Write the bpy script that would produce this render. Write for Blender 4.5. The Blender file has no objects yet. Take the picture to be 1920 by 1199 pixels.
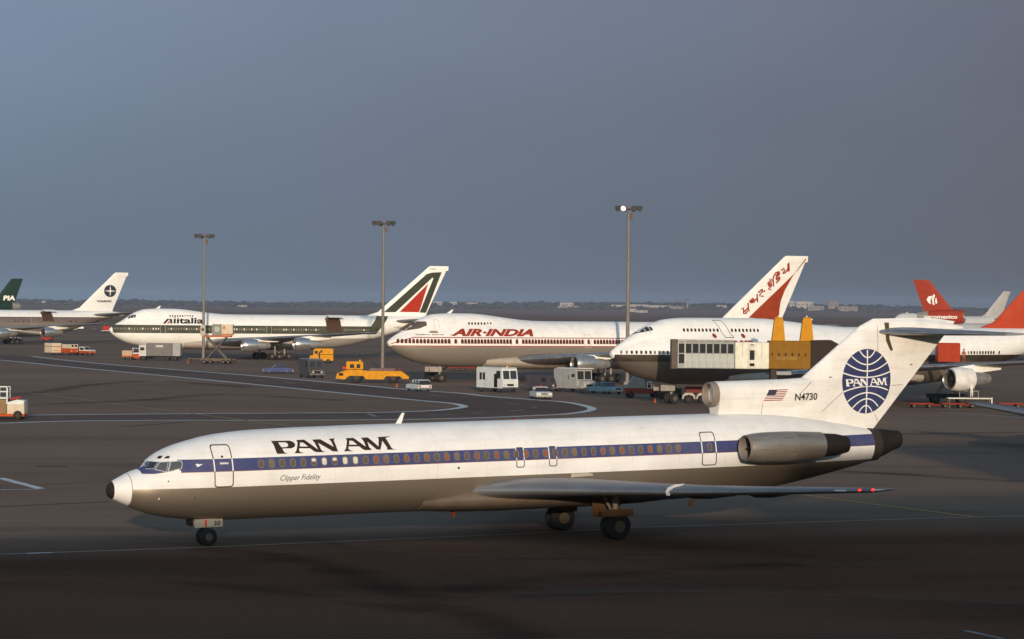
import bpy, bmesh, math, random
from mathutils import Vector, Matrix
rnd = random.Random(7)
S = bpy.context.scene
C = S.collection

# ------------------------------------------------------------------ camera
F, HZ, CH, ROLL = 5500.0, 576.0, 10.85, 0.0095      # focal length (px of 1920), horizon row, eye height, camera roll
cam = bpy.data.objects.new('camera', bpy.data.cameras.new('camera'))
C.objects.link(cam)
cam.data.sensor_width = 36.0
cam.data.lens = 36.0 * F / 1920.0
cam.data.clip_start = 0.5
cam.data.clip_end = 60000
fwd = Vector((0, 1, -(600 - HZ) / F)).normalized()
rt = Vector((1, 0, 0)); up = rt.cross(fwd)
rc = rt * math.cos(ROLL) + up * math.sin(ROLL)
uc = up * math.cos(ROLL) - rt * math.sin(ROLL)
m = Matrix((rc, uc, -fwd)).transposed().to_4x4()
m.translation = Vector((0, 0, CH))
cam.matrix_world = m
S.camera = cam

# ------------------------------------------------------------------ sun, sky, exposure
SUN_EL = math.radians(8.5)
SUN_AZ = math.radians(4)                            # to the right of straight behind the camera
to_sun = Vector((math.sin(SUN_AZ) * math.cos(SUN_EL), -math.cos(SUN_AZ) * math.cos(SUN_EL), math.sin(SUN_EL)))
sl = bpy.data.lights.new('sun', 'SUN'); sun = bpy.data.objects.new('sun', sl); C.objects.link(sun)
sl.energy = 2.1; sl.angle = math.radians(0.6); sl.color = (1.0, 0.82, 0.64)
sun.rotation_euler = (-to_sun).to_track_quat('-Z', 'Y').to_euler()
sun.location = (0, -60, 60)

W = bpy.data.worlds.new("World"); S.world = W; W.use_nodes = True
nt = W.node_tree; nt.nodes.clear()
def wn(t, **k):
    n = nt.nodes.new(t)
    for a, b in k.items(): setattr(n, a, b)
    return n
sky = wn('ShaderNodeTexSky', sky_type='NISHITA', sun_disc=False)
sky.sun_elevation = SUN_EL
sky.sun_rotation = math.pi - SUN_AZ
sky.air_density = 1.3; sky.dust_density = 0.6; sky.ozone_density = 3.0
tc = wn('ShaderNodeTexCoord'); sp = wn('ShaderNodeSeparateXYZ'); nt.links.new(tc.outputs['Generated'], sp.inputs[0])
# slate storm cloud bank standing over the far half of the sky
ramp = wn('ShaderNodeMapRange', interpolation_type='SMOOTHSTEP'); ramp.inputs[1].default_value = 0.35; ramp.inputs[2].default_value = 0.92
nt.links.new(sp.outputs[1], ramp.inputs[0])
lr = wn('ShaderNodeMapRange'); lr.inputs[1].default_value = -0.19; lr.inputs[2].default_value = 0.19
nt.links.new(sp.outputs[0], lr.inputs[0])
horiz = wn('ShaderNodeMixRGB'); horiz.inputs[1].default_value = (0.128, 0.170, 0.226, 1); horiz.inputs[2].default_value = (0.104, 0.112, 0.136, 1)
nt.links.new(lr.outputs[0], horiz.inputs[0])
hi = wn('ShaderNodeMixRGB'); hi.inputs[1].default_value = (0.198, 0.255, 0.358, 1); hi.inputs[2].default_value = (0.128, 0.140, 0.184, 1)
nt.links.new(lr.outputs[0], hi.inputs[0])
el = wn('ShaderNodeMapRange', interpolation_type='SMOOTHSTEP'); el.inputs[1].default_value = 0.0; el.inputs[2].default_value = 0.13
nt.links.new(sp.outputs[2], el.inputs[0])
slate = wn('ShaderNodeMixRGB'); nt.links.new(el.outputs[0], slate.inputs[0]); nt.links.new(horiz.outputs[0], slate.inputs[1]); nt.links.new(hi.outputs[0], slate.inputs[2])
nz = wn('ShaderNodeTexNoise'); nz.inputs['Scale'].default_value = 5.0; nz.inputs['Detail'].default_value = 5
mpn = wn('ShaderNodeMapping'); mpn.inputs['Scale'].default_value = (1, 1, 4); nt.links.new(tc.outputs['Generated'], mpn.inputs[0]); nt.links.new(mpn.outputs[0], nz.inputs['Vector'])
nzr = wn('ShaderNodeMapRange'); nzr.inputs[3].default_value = 0.90; nzr.inputs[4].default_value = 1.10; nt.links.new(nz.outputs[0], nzr.inputs[0])
sv = wn('ShaderNodeVectorMath', operation='SCALE'); nt.links.new(slate.outputs[0], sv.inputs[0]); nt.links.new(nzr.outputs[0], sv.inputs['Scale'])
SKYS = 0.15
pre = wn('ShaderNodeVectorMath', operation='SCALE'); pre.inputs['Scale'].default_value = 0.66 / SKYS; nt.links.new(sv.outputs[0], pre.inputs[0])
mixw = wn('ShaderNodeMixRGB'); nt.links.new(ramp.outputs[0], mixw.inputs[0]); nt.links.new(sky.outputs[0], mixw.inputs[1]); nt.links.new(pre.outputs[0], mixw.inputs[2])
bg = wn('ShaderNodeBackground'); bg.inputs[1].default_value = SKYS; nt.links.new(mixw.outputs[0], bg.inputs[0])
wo = wn('ShaderNodeOutputWorld'); nt.links.new(bg.outputs[0], wo.inputs[0])
S.view_settings.view_transform = 'Standard'; S.view_settings.look = 'None'
S.view_settings.exposure = 0.75; S.view_settings.gamma = 1.0; S.view_settings.use_curve_mapping = False
S.cycles.max_bounces = 6; S.cycles.diffuse_bounces = 3; S.cycles.volume_bounces = 0; S.cycles.glossy_bounces = 3; S.cycles.transparent_max_bounces = 32

# ------------------------------------------------------------------ measuring: a picture point to the ground plane or to a plane of an airliner
def unroll(u, v):
    a, b = u - 960, v - 600
    c, s = math.cos(ROLL), math.sin(ROLL)
    return 960 + a * c + b * s, 600 - a * s + b * c
def G(u, v, z=0.0):
    u, v = unroll(u, v)
    D = F * (CH - z) / (v - HZ)
    return Vector(((u - 960) * D / F, D, z))
def atD(u, v, D):
    u, v = unroll(u, v)
    return Vector(((u - 960) * D / F, D, CH - (v - HZ) * D / F))
def on_plane(pl, u, v, y=0.0):
    """side-view (x, z) in an airliner's own metres of the point seen at (u, v) on its plane y"""
    u, v = unroll(u, v)
    X0, D0, t, pt = pl
    c, s = math.cos(t), math.sin(t); k = (u - 960) / F
    x = (k * (D0 + y * c) - X0 + y * s) / (c - k * s); D = D0 + x * s + y * c
    return x, CH - (v - HZ) * D / F - pt * x

# ------------------------------------------------------------------ materials
MATS = {}
def nodes(name):
    m = bpy.data.materials.new(name); m.use_nodes = True
    t = m.node_tree; b = t.nodes['Principled BSDF']
    return m, t, b
def lk(t, a, b): t.links.new(a, b)
def math_n(t, op, a, b=None, c=None):
    n = t.nodes.new('ShaderNodeMath'); n.operation = op
    for i, q in enumerate((a, b, c)):
        if q is None: continue
        if isinstance(q, (int, float)): n.inputs[i].default_value = q
        else: t.links.new(q, n.inputs[i])
    return n.outputs[0]
def mix_n(t, fac, a, b, typ='MIX'):
    n = t.nodes.new('ShaderNodeMixRGB'); n.blend_type = typ
    for i, q in enumerate((fac, a, b)):
        if isinstance(q, (int, float)): n.inputs[i].default_value = q
        elif isinstance(q, tuple): n.inputs[i].default_value = (*q[:3], 1)
        else: t.links.new(q, n.inputs[i])
    return n.outputs[0]
def noise_n(t, vec, scale, detail=4, lo=0.35, hi=0.65, stretch=None, rough=0.5):
    if stretch:
        mp = t.nodes.new('ShaderNodeMapping'); mp.inputs['Scale'].default_value = stretch; t.links.new(vec, mp.inputs[0]); vec = mp.outputs[0]
    n = t.nodes.new('ShaderNodeTexNoise'); n.inputs['Scale'].default_value = scale; n.inputs['Detail'].default_value = detail; n.inputs['Roughness'].default_value = rough
    t.links.new(vec, n.inputs['Vector'])
    r = t.nodes.new('ShaderNodeMapRange'); r.inputs[1].default_value = lo; r.inputs[2].default_value = hi; t.links.new(n.outputs[0], r.inputs[0])
    return r.outputs[0]
def M(name, col, rough=0.5, metal=0.0, dirt=0.12, scale=1.5, spec=0.2, emit=None):
    if name in MATS: return MATS[name]
    if spec == 0.2:                                 # weathered paint, cloth and rubber: broad, weak sheen
        spec = 0.14
        if metal <= 0.3: rough = max(rough, 0.62)
    m, t, b = nodes(name)
    tcn = t.nodes.new('ShaderNodeTexCoord')
    f = noise_n(t, tcn.outputs['Object'], scale, 5, 0.3, 0.75)
    dk = tuple(c * (1 - 2.2 * dirt) for c in col)
    lk(t, mix_n(t, f, col, dk), b.inputs['Base Color'])
    b.inputs['Roughness'].default_value = rough; b.inputs['Metallic'].default_value = metal
    b.inputs['Specular IOR Level'].default_value = spec
    if emit:
        b.inputs['Emission Color'].default_value = (*emit[:3], 1); b.inputs['Emission Strength'].default_value = emit[3]
    MATS[name] = m; return m
def livery(name, base, rules, rough=0.38, seams=None, dirt=0.10, soot=None, nz=None):
    """painted skin: base colour, then zones given as (colour, [(a,b,c,d)...]) where a*x+b*y+c*z > d"""
    m, t, b = nodes(name)
    tcn = t.nodes.new('ShaderNodeTexCoord'); sx = t.nodes.new('ShaderNodeSeparateXYZ'); lk(t, tcn.outputs['Object'], sx.inputs[0])
    x, y, z = sx.outputs
    cur = base; metal = 0.0
    for rule in rules:
        col, conds = rule[0], rule[1]
        msk = None
        for (a, bb, c, d) in conds:
            e = None
            for k, q in ((a, x), (bb, y), (c, z)):
                if k == 0: continue
                term = math_n(t, 'MULTIPLY', q, float(k))
                e = term if e is None else math_n(t, 'ADD', e, term)
            g = math_n(t, 'GREATER_THAN', e, float(d))
            msk = g if msk is None else math_n(t, 'MULTIPLY', msk, g)
        cur = mix_n(t, msk, cur, col)
        if len(rule) > 2: metal = math_n(t, 'MAXIMUM', math_n(t, 'MULTIPLY', msk, rule[2]), metal)
    if seams:                                        # skin panel joints every few metres
        for ax, per, wd in seams:
            q = {'x': x, 'z': z}[ax]
            fr = math_n(t, 'FRACT', math_n(t, 'DIVIDE', q, float(per)))
            ln = math_n(t, 'LESS_THAN', fr, wd / per)
            cur = mix_n(t, math_n(t, 'MULTIPLY', ln, 0.16), cur, (0.12, 0.1, 0.08))
    f1 = noise_n(t, tcn.outputs['Object'], 0.9, 6, 0.42, 0.75, (1, 1, 0.6), 0.62)
    cur = mix_n(t, math_n(t, 'MULTIPLY', f1, dirt * 2.4), cur, (0.30, 0.24, 0.18))
    f3 = noise_n(t, tcn.outputs['Object'], 1.6, 5, 0.50, 0.72, (0.16, 1, 2.2), 0.6)
    cur = mix_n(t, math_n(t, 'MULTIPLY', f3, dirt * 1.5), cur, (0.16, 0.12, 0.09))
    f2 = noise_n(t, tcn.outputs['Object'], 9.0, 3, 0.60, 0.74, (0.25, 1, 1.6), 0.6)
    cur = mix_n(t, math_n(t, 'MULTIPLY', f2, dirt * 1.6), cur, (0.10, 0.08, 0.06))
    if soot:                                         # exhaust staining and belly shade painted into the colour behind x0
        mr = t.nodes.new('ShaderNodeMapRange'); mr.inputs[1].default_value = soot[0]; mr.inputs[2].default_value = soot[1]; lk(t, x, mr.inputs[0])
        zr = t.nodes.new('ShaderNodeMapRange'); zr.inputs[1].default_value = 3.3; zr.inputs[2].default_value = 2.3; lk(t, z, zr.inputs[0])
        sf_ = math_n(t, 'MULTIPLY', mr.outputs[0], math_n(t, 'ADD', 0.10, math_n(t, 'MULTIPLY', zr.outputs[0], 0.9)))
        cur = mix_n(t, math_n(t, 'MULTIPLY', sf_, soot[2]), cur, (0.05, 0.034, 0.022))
    lk(t, cur, b.inputs['Base Color'])
    b.inputs['Roughness'].default_value = max(rough, 0.5); b.inputs['Specular IOR Level'].default_value = 0.18
    if not isinstance(metal, float): lk(t, metal, b.inputs['Metallic'])
    MATS[name] = m; return m
WHITE = (0.80, 0.78, 0.73)

# ------------------------------------------------------------------ mesh helpers
class B:
    """collects shapes into one bmesh"""
    def __init__(s): s.bm = bmesh.new()
    def box(s, cx, cy, cz, sx, sy, sz, rz=0.0, ry=0.0, bev=0.0):
        r = bmesh.ops.create_cube(s.bm, size=1.0)
        vs = r['verts']
        bmesh.ops.scale(s.bm, vec=(sx, sy, sz), verts=vs)
        if bev:
            es = list({e for v in vs for e in v.link_edges})
            rr = bmesh.ops.bevel(s.bm, geom=es, offset=bev, segments=2, affect='EDGES', profile=0.5)
            vs = list({v for f in rr['faces'] for v in f.verts})
            # bevel keeps all faces connected: gather whole island
            seen = set(vs); st = list(vs)
            while st:
                v = st.pop()
                for e in v.link_edges:
                    o = e.other_vert(v)
                    if o not in seen: seen.add(o); st.append(o)
            vs = list(seen)
        mt = Matrix.Translation((cx, cy, cz)) @ Matrix.Rotation(rz, 4, 'Z') @ Matrix.Rotation(ry, 4, 'Y')
        bmesh.ops.transform(s.bm, matrix=mt, verts=vs)
        return s
    def prism(s, prof, w, y0=0.0, inset=None):
        """side profile (x,z) extruded across y; inset(z) narrows the half width"""
        a = []; b = []
        for (x, z) in prof:
            h = w / 2 - (inset(z) if inset else 0)
            a.append(s.bm.verts.new((x, y0 - h, z))); b.append(s.bm.verts.new((x, y0 + h, z)))
        n = len(prof)
        for i in range(n):
            j = (i + 1) % n
            s.bm.faces.new((a[i], a[j], b[j], b[i]))
        s.bm.faces.new(a[::-1]); s.bm.faces.new(b)
        return s
    def tube(s, p0, p1, r0, r1=None, n=10, cap=True):
        r1 = r0 if r1 is None else r1
        p0 = Vector(p0); p1 = Vector(p1); d = p1 - p0; L = d.length
        r = bmesh.ops.create_cone(s.bm, cap_ends=cap, segments=n, radius1=r0, radius2=r1, depth=L)
        q = d.to_track_quat('Z', 'Y').to_matrix().to_4x4()
        bmesh.ops.transform(s.bm, matrix=Matrix.Translation((p0 + p1) / 2) @ q, verts=r['verts'])
        return s
    def ball(s, c, r, sc=(1, 1, 1), n=1):
        q = bmesh.ops.create_icosphere(s.bm, subdivisions=n, radius=r)
        bmesh.ops.transform(s.bm, matrix=Matrix.Translation(c) @ Matrix.Diagonal((*sc, 1)), verts=q['verts'])
        return s
    def lathe(s, prof, c=(0, 0, 0), n=28, axis='x', close=False):
        rings = []
        for (a, r) in prof:
            ring = []
            for k in range(n):
                th = 2 * math.pi * k / n
                if axis == 'x': p = (c[0] + a, c[1] + r * math.sin(th), c[2] + r * math.cos(th))
                elif axis == 'y': p = (c[0] + r * math.sin(th), c[1] + a, c[2] + r * math.cos(th))
                else: p = (c[0] + r * math.sin(th), c[1] + r * math.cos(th), c[2] + a)
                ring.append(s.bm.verts.new(p))
            rings.append(ring)
        for i in range(len(rings) - 1):
            for k in range(n):
                j = (k + 1) % n
                s.bm.faces.new((rings[i][k], rings[i][j], rings[i + 1][j], rings[i + 1][k]))
        if close:
            s.bm.faces.new(rings[0][::-1]); s.bm.faces.new(rings[-1])
        return s
    def rings(s, rings, cap=True):
        R = [[s.bm.verts.new(p) for p in ring] for ring in rings]
        n = len(R[0])
        for i in range(len(R) - 1):
            for k in range(n):
                j = (k + 1) % n
                try: s.bm.faces.new((R[i][k], R[i][j], R[i + 1][j], R[i + 1][k]))
                except ValueError: pass
        if cap:
            s.bm.faces.new(R[0][::-1]); s.bm.faces.new(R[-1])
        return s
    def mesh(s, name, smooth=False):
        bmesh.ops.remove_doubles(s.bm, verts=s.bm.verts, dist=1e-5)
        bmesh.ops.recalc_face_normals(s.bm, faces=s.bm.faces)
        me = bpy.data.meshes.new(name); s.bm.to_mesh(me); s.bm.free()
        if smooth:
            for p in me.polygons: p.use_smooth = True
            try: me.set_sharp_from_angle(angle=math.radians(42))
            except Exception: pass
        return me
    def build(s, name, mat, parent=None, smooth=False):
        me = s.mesh(name, smooth)
        if mat: me.materials.append(mat)
        return obj(name, me, parent)
def obj(name, me, parent=None):
    o = bpy.data.objects.new(name, me); C.objects.link(o)
    if parent: o.parent = parent
    return o
def tag(o, label=None, cat=None, group=None, kind=None):
    if label: o['label'] = label
    if cat: o['category'] = cat
    if group: o['group'] = group
    if kind: o['kind'] = kind
    return o
def thing(name, label, cat, loc=(0, 0, 0), rz=0.0, group=None, ry=0.0):
    o = bpy.data.objects.new(name, None); C.objects.link(o)
    o.location = loc; o.rotation_euler = (0, ry, rz); o.empty_display_size = 0.5
    return tag(o, label, cat, group)
def copy_tree(o, parent=None):
    c = o.copy(); C.objects.link(c)
    if parent: c.parent = parent; c.matrix_parent_inverse = o.matrix_parent_inverse.copy()
    for ch in list(o.children): copy_tree(ch, c)
    return c
def pw(pts, smooth=True):
    """monotone interpolation through (x, value) points"""
    xs = [p[0] for p in pts]; ys = [p[1] for p in pts]; n = len(xs)
    d = [(ys[i + 1] - ys[i]) / (xs[i + 1] - xs[i]) for i in range(n - 1)]
    ms = [d[0]] + [0 if d[i - 1] * d[i] <= 0 else 2 * d[i - 1] * d[i] / (d[i - 1] + d[i]) for i in range(1, n - 1)] + [d[-1]]
    def f(x):
        if x <= xs[0]: return ys[0]
        if x >= xs[-1]: return ys[-1]
        i = 0
        while x > xs[i + 1]: i += 1
        hh = xs[i + 1] - xs[i]; t = (x - xs[i]) / hh
        if not smooth: return ys[i] + (ys[i + 1] - ys[i]) * t
        return (2 * t ** 3 - 3 * t * t + 1) * ys[i] + (t ** 3 - 2 * t * t + t) * hh * ms[i] + (-2 * t ** 3 + 3 * t * t) * ys[i + 1] + (t ** 3 - t * t) * hh * ms[i + 1]
    return f
def airfoil(x, t):
    x = min(max(x, 0), 1)
    return 5 * t * (0.2969 * math.sqrt(x) - 0.126 * x - 0.3516 * x * x + 0.2843 * x ** 3 - 0.1036 * x ** 4)
AFX = [0, 0.004, 0.015, 0.04, 0.09, 0.18, 0.3, 0.45, 0.62, 0.8, 1.0]
def foil_surface(name, secs, mat, parent, vertical=False, xr=(0, 1), off=0.0):
    """secs: (span, xLE, chord, other, thickness ratio); horizontal: span=y, other=z; vertical: span=z, other=y"""
    rings = []
    xs = [xr[0] + (xr[1] - xr[0]) * a for a in AFX]
    for (sp_, le, ch, ot, tr) in secs:
        ring = []
        for a in xs: ring.append((le + a * ch, (airfoil(a, tr) * ch + off)))
        low = [(le + a * ch, -(airfoil(a, tr) * ch + off)) for a in xs[::-1]]
        if xr[0] == 0: low = low[:-1] if False else low
        pts = ring + low
        if vertical: rings.append([(p[0] - (off if i in (0, len(pts) - 1) else 0), ot + p[1], sp_) for i, p in enumerate(pts)])
        else: rings.append([(p[0] - (off if i in (0, len(pts) - 1) else 0), sp_, ot + p[1] * (1.0 if p[1] > 0 else 0.85)) for i, p in enumerate(pts)])
    return B().rings(rings).build(name, mat, parent, smooth=True)

# flat print: 2-D outlines or lettering turned into thin sheets that follow a surface
def curve_mesh(loops):
    cu = bpy.data.curves.new('outline', 'CURVE'); cu.dimensions = '2D'; cu.fill_mode = 'BOTH'
    for lp in loops:
        sp_ = cu.splines.new('POLY'); sp_.points.add(len(lp) - 1)
        for i, (x, y) in enumerate(lp): sp_.points[i].co = (x, y, 0, 1)
        sp_.use_cyclic_u = True
    return eval_curve(cu)
def eval_curve(cu):
    o = bpy.data.objects.new('tmp', cu); C.objects.link(o)
    dg = bpy.context.evaluated_depsgraph_get(); dg.update()
    me = bpy.data.meshes.new_from_object(o.evaluated_get(dg))
    bpy.data.objects.remove(o); bpy.data.curves.remove(cu)
    bm = bmesh.new(); bm.from_mesh(me); bpy.data.meshes.remove(me)
    bmesh.ops.triangulate(bm, faces=bm.faces)
    return bm
def text_bm(s, box, shear=0.0, bold=0.0, spacing=1.0):
    """lettering fitted to box (x0, z0, x1, z1)"""
    cu = bpy.data.curves.new('lettering', 'FONT'); cu.body = s; cu.shear = shear; cu.offset = bold; cu.space_character = spacing; cu.resolution_u = 3
    bm = eval_curve(cu)
    xs = [v.co.x for v in bm.verts]; ys = [v.co.y for v in bm.verts]
    x0, x1, y0, y1 = min(xs), max(xs), min(ys), max(ys)
    for v in bm.verts:
        v.co.x = box[0] + (v.co.x - x0) / (x1 - x0) * (box[2] - box[0])
        v.co.y = box[1] + (v.co.y - y0) / (y1 - y0) * (box[3] - box[1])
    return bm
def wrap(bm, name, mat, parent, surf, off=0.012, stepz=0.12, stepx=0.0, side=-1):
    xs = [v.co.x for v in bm.verts]; ys = [v.co.y for v in bm.verts]
    k = min(ys) + stepz
    while k < max(ys):
        bmesh.ops.bisect_plane(bm, geom=bm.verts[:] + bm.edges[:] + bm.faces[:], plane_co=(0, k, 0), plane_no=(0, 1, 0)); k += stepz
    if stepx:
        k = min(xs) + stepx
        while k < max(xs):
            bmesh.ops.bisect_plane(bm, geom=bm.verts[:] + bm.edges[:] + bm.faces[:], plane_co=(k, 0, 0), plane_no=(1, 0, 0)); k += stepx
    for v in bm.verts:
        x, z = v.co.x, v.co.y
        v.co = (x, side * (surf(x, z) + off), z)
    me = bpy.data.meshes.new(name); bm.to_mesh(me); bm.free()
    me.materials.append(mat)
    return obj(name, me, parent)
def strip_loop(pts, w):
    """closed outline of a line of width w through pts"""
    L = []; R = []
    for i, p in enumerate(pts):
        a = pts[max(i - 1, 0)]; b = pts[min(i + 1, len(pts) - 1)]
        dx, dy = b[0] - a[0], b[1] - a[1]; l = math.hypot(dx, dy) or 1
        nx, ny = -dy / l * w / 2, dx / l * w / 2
        L.append((p[0] + nx, p[1] + ny)); R.append((p[0] - nx, p[1] - ny))
    return L + R[::-1]
def rrect(x0, z0, x1, z1, r, n=4):
    o = []
    for cx, cz, a0 in ((x1 - r, z1 - r, 0), (x0 + r, z1 - r, 90), (x0 + r, z0 + r, 180), (x1 - r, z0 + r, 270)):
        for k in range(n + 1):
            a = math.radians(a0 + 90 * k / n); o.append((cx + r * math.cos(a), cz + r * math.sin(a)))
    return o
def plate_mesh(loop, th):
    b = B(); f = [b.bm.verts.new((x, -th, z)) for x, z in loop]; g = [b.bm.verts.new((x, th * 0.5, z)) for x, z in loop]
    n = len(loop)
    b.bm.faces.new(f)
    for i in range(n): b.bm.faces.new((f[i], f[(i + 1) % n], g[(i + 1) % n], g[i]))
    return b
def stick(o, surf, x, z, side=-1, off=0.0):
    """set a plate on the skin, facing along its normal"""
    e = 0.05
    dx = (surf(x + e, z) - surf(x - e, z)) / (2 * e); dz = (surf(x, z + e) - surf(x, z - e)) / (2 * e)
    tx = Vector((1, side * dx, 0)).normalized(); tz = Vector((0, side * dz, 1)).normalized()
    ny = tz.cross(tx).normalized(); tz = tx.cross(ny).normalized()
    mm = Matrix((tx, ny, tz)).transposed().to_4x4(); mm.translation = Vector((x, side * (surf(x, z) + off), z))
    o.matrix_local = mm

# ------------------------------------------------------------------ common materials
rubber = M('rubber', (0.03, 0.028, 0.026), 0.8)
hubm = M('hub_metal', (0.17, 0.13, 0.095), 0.5, 0.3)
bare = M('bare_metal', (0.46, 0.44, 0.41), 0.33, 0.85, 0.2)
alu = M('dull_aluminium', (0.40, 0.38, 0.36), 0.42, 0.55, 0.15)
wingm = M('wing_grey', (0.22, 0.22, 0.225), 0.36, 0.35, 0.12)
sootm = M('sooty_metal', (0.024, 0.018, 0.014), 0.6, 0.15)
dark = M('dark_gap', (0.02, 0.018, 0.016), 0.7)
wpaint = M('white_paint', WHITE, 0.4, 0, 0.06, 0.8)
glass = M('cockpit_glass', (0.03, 0.03, 0.032), 0.08, 0, 0.0, spec=0.8)
glassg = M('grey_glass', (0.10, 0.10, 0.095), 0.12, 0, 0.1, spec=0.7)
strutm = M('gear_leg', (0.35, 0.31, 0.26), 0.5, 0.2)
black = M('black_print', (0.03, 0.022, 0.018), 0.5)
whitep = M('white_print', (0.82, 0.80, 0.74), 0.45, 0, 0.04)
red = M('signal_red', (0.38, 0.022, 0.010), 0.5)
orange = M('ramp_orange', (0.48, 0.075, 0.012), 0.5, 0, 0.15, 3)
yellow = M('ramp_yellow', (0.64, 0.27, 0.006), 0.5, 0, 0.14, 2)

# ================================================================== SETTING
def sheet(name, pts, mat, z, kind='structure'):
    bm = bmesh.new(); bm.faces.new([bm.verts.new((p[0], p[1], z)) for p in pts])
    bmesh.ops.triangulate(bm, faces=bm.faces)
    bmesh.ops.recalc_face_normals(bm, faces=bm.faces)
    me = bpy.data.meshes.new(name); bm.to_mesh(me); bm.free(); me.materials.append(mat)
    for p in me.polygons:
        if p.normal.z < 0: p.flip()
    return tag(obj(name, me), kind=kind)
def asphalt(name, col, col2, scale=0.02, streak=(0.25, 1, 1), rough=0.9, oil=0.5, spec=0.02, near=None):
    m, t, b = nodes(name)
    tcn = t.nodes.new('ShaderNodeTexCoord'); o = tcn.outputs['Object']
    big = noise_n(t, o, scale, 6, 0.35, 0.68, streak, 0.6)
    c = mix_n(t, big, col, col2)
    if near:                                         # darker, redder colour blended in towards the terminal
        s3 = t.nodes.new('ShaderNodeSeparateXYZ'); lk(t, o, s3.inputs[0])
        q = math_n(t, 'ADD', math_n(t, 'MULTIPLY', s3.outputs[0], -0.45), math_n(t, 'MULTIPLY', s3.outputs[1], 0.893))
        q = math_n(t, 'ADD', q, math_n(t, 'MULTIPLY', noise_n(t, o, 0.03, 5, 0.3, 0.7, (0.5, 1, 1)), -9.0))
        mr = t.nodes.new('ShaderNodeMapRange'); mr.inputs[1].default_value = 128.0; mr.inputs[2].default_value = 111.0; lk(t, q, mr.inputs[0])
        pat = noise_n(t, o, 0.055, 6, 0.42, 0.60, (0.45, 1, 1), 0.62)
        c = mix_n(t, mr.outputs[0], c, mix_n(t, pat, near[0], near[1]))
    mid = noise_n(t, o, 0.16, 5, 0.52, 0.72, (0.22, 1, 1), 0.6)
    c = mix_n(t, math_n(t, 'MULTIPLY', mid, oil), c, tuple(q * 0.45 for q in col2))
    fine = noise_n(t, o, 2.4, 6, 0.3, 0.7, None, 0.7)
    c = mix_n(t, math_n(t, 'MULTIPLY', fine, 0.35), c, tuple(q * 0.62 for q in col))
    sx = t.nodes.new('ShaderNodeSeparateXYZ'); lk(t, o, sx.inputs[0])
    # paving lane joints
    for (ax, ay, per, wd) in ((0.42, -0.907, 7.6, 0.09), (0.907, 0.42, 22.0, 0.09)):
        q = math_n(t, 'ADD', math_n(t, 'MULTIPLY', sx.outputs[0], ax), math_n(t, 'MULTIPLY', sx.outputs[1], ay))
        fr = math_n(t, 'FRACT', math_n(t, 'DIVIDE', q, per))
        c = mix_n(t, math_n(t, 'MULTIPLY', math_n(t, 'LESS_THAN', fr, wd / per), 0.30), c, (0.02, 0.016, 0.014))
    lk(t, c, b.inputs['Base Color']); b.inputs['Roughness'].default_value = rough; b.inputs['Specular IOR Level'].default_value = spec
    bp = t.nodes.new('ShaderNodeBump'); bp.inputs['Strength'].default_value = 0.25; bp.inputs['Distance'].default_value = 0.02; lk(t, fine, bp.inputs['Height']); lk(t, bp.outputs[0], b.inputs['Normal'])
    return m
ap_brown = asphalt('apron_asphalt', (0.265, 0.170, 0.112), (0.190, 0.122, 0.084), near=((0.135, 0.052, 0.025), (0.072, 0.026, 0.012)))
ap_lane = asphalt('lane_asphalt', (0.165, 0.112, 0.084), (0.128, 0.087, 0.067))
fieldm, t_, b_ = nodes('marsh_grass')
tcn = t_.nodes.new('ShaderNodeTexCoord')
f1 = noise_n(t_, tcn.outputs['Object'], 0.004, 6, 0.35, 0.65, (0.2, 1, 1))
c_ = mix_n(t_, f1, (0.235, 0.135, 0.082), (0.160, 0.095, 0.062))
f2 = noise_n(t_, tcn.outputs['Object'], 0.02, 5, 0.5, 0.66, (0.15, 1, 1))
c_ = mix_n(t_, math_n(t_, 'MULTIPLY', f2, 0.6), c_, (0.26, 0.165, 0.10))
lk(t_, c_, b_.inputs['Base Color']); b_.inputs['Roughness'].default_value = 0.95; b_.inputs['Specular IOR Level'].default_value = 0.0

EXT = 8200
sheet('ground', [(-EXT, -600), (EXT, -600), (EXT, EXT), (-EXT, EXT)], fieldm, -0.02)
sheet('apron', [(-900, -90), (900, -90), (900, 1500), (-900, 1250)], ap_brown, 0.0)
# rolling far shore that carries the woods and the far buildings
def shore(X, D):
    r = min(max((D - 5200) / 1900, 0), 1); r = r * r * (3 - 2 * r)
    return r * (13 + 3.0 * math.sin(X / 700.0 + 1) + 2.0 * math.sin(X / 310.0))
bm = bmesh.new(); NX, NY = 70, 14; gv = []
for j in range(NY):
    D = 5150 + (8100 - 5150) * j / (NY - 1)
    gv.append([bm.verts.new((-2600 + 5200 * i / (NX - 1), D, shore(-2600 + 5200 * i / (NX - 1), D) + (0.0 if j else -0.3))) for i in range(NX)])
for j in range(NY - 1):
    for i in range(NX - 1): bm.faces.new((gv[j][i], gv[j][i + 1], gv[j + 1][i + 1], gv[j + 1][i]))
me = bpy.data.meshes.new('far_shore'); bm.to_mesh(me); bm.free(); me.materials.append(fieldm)
tag(obj('terrain', me), kind='structure')

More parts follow.
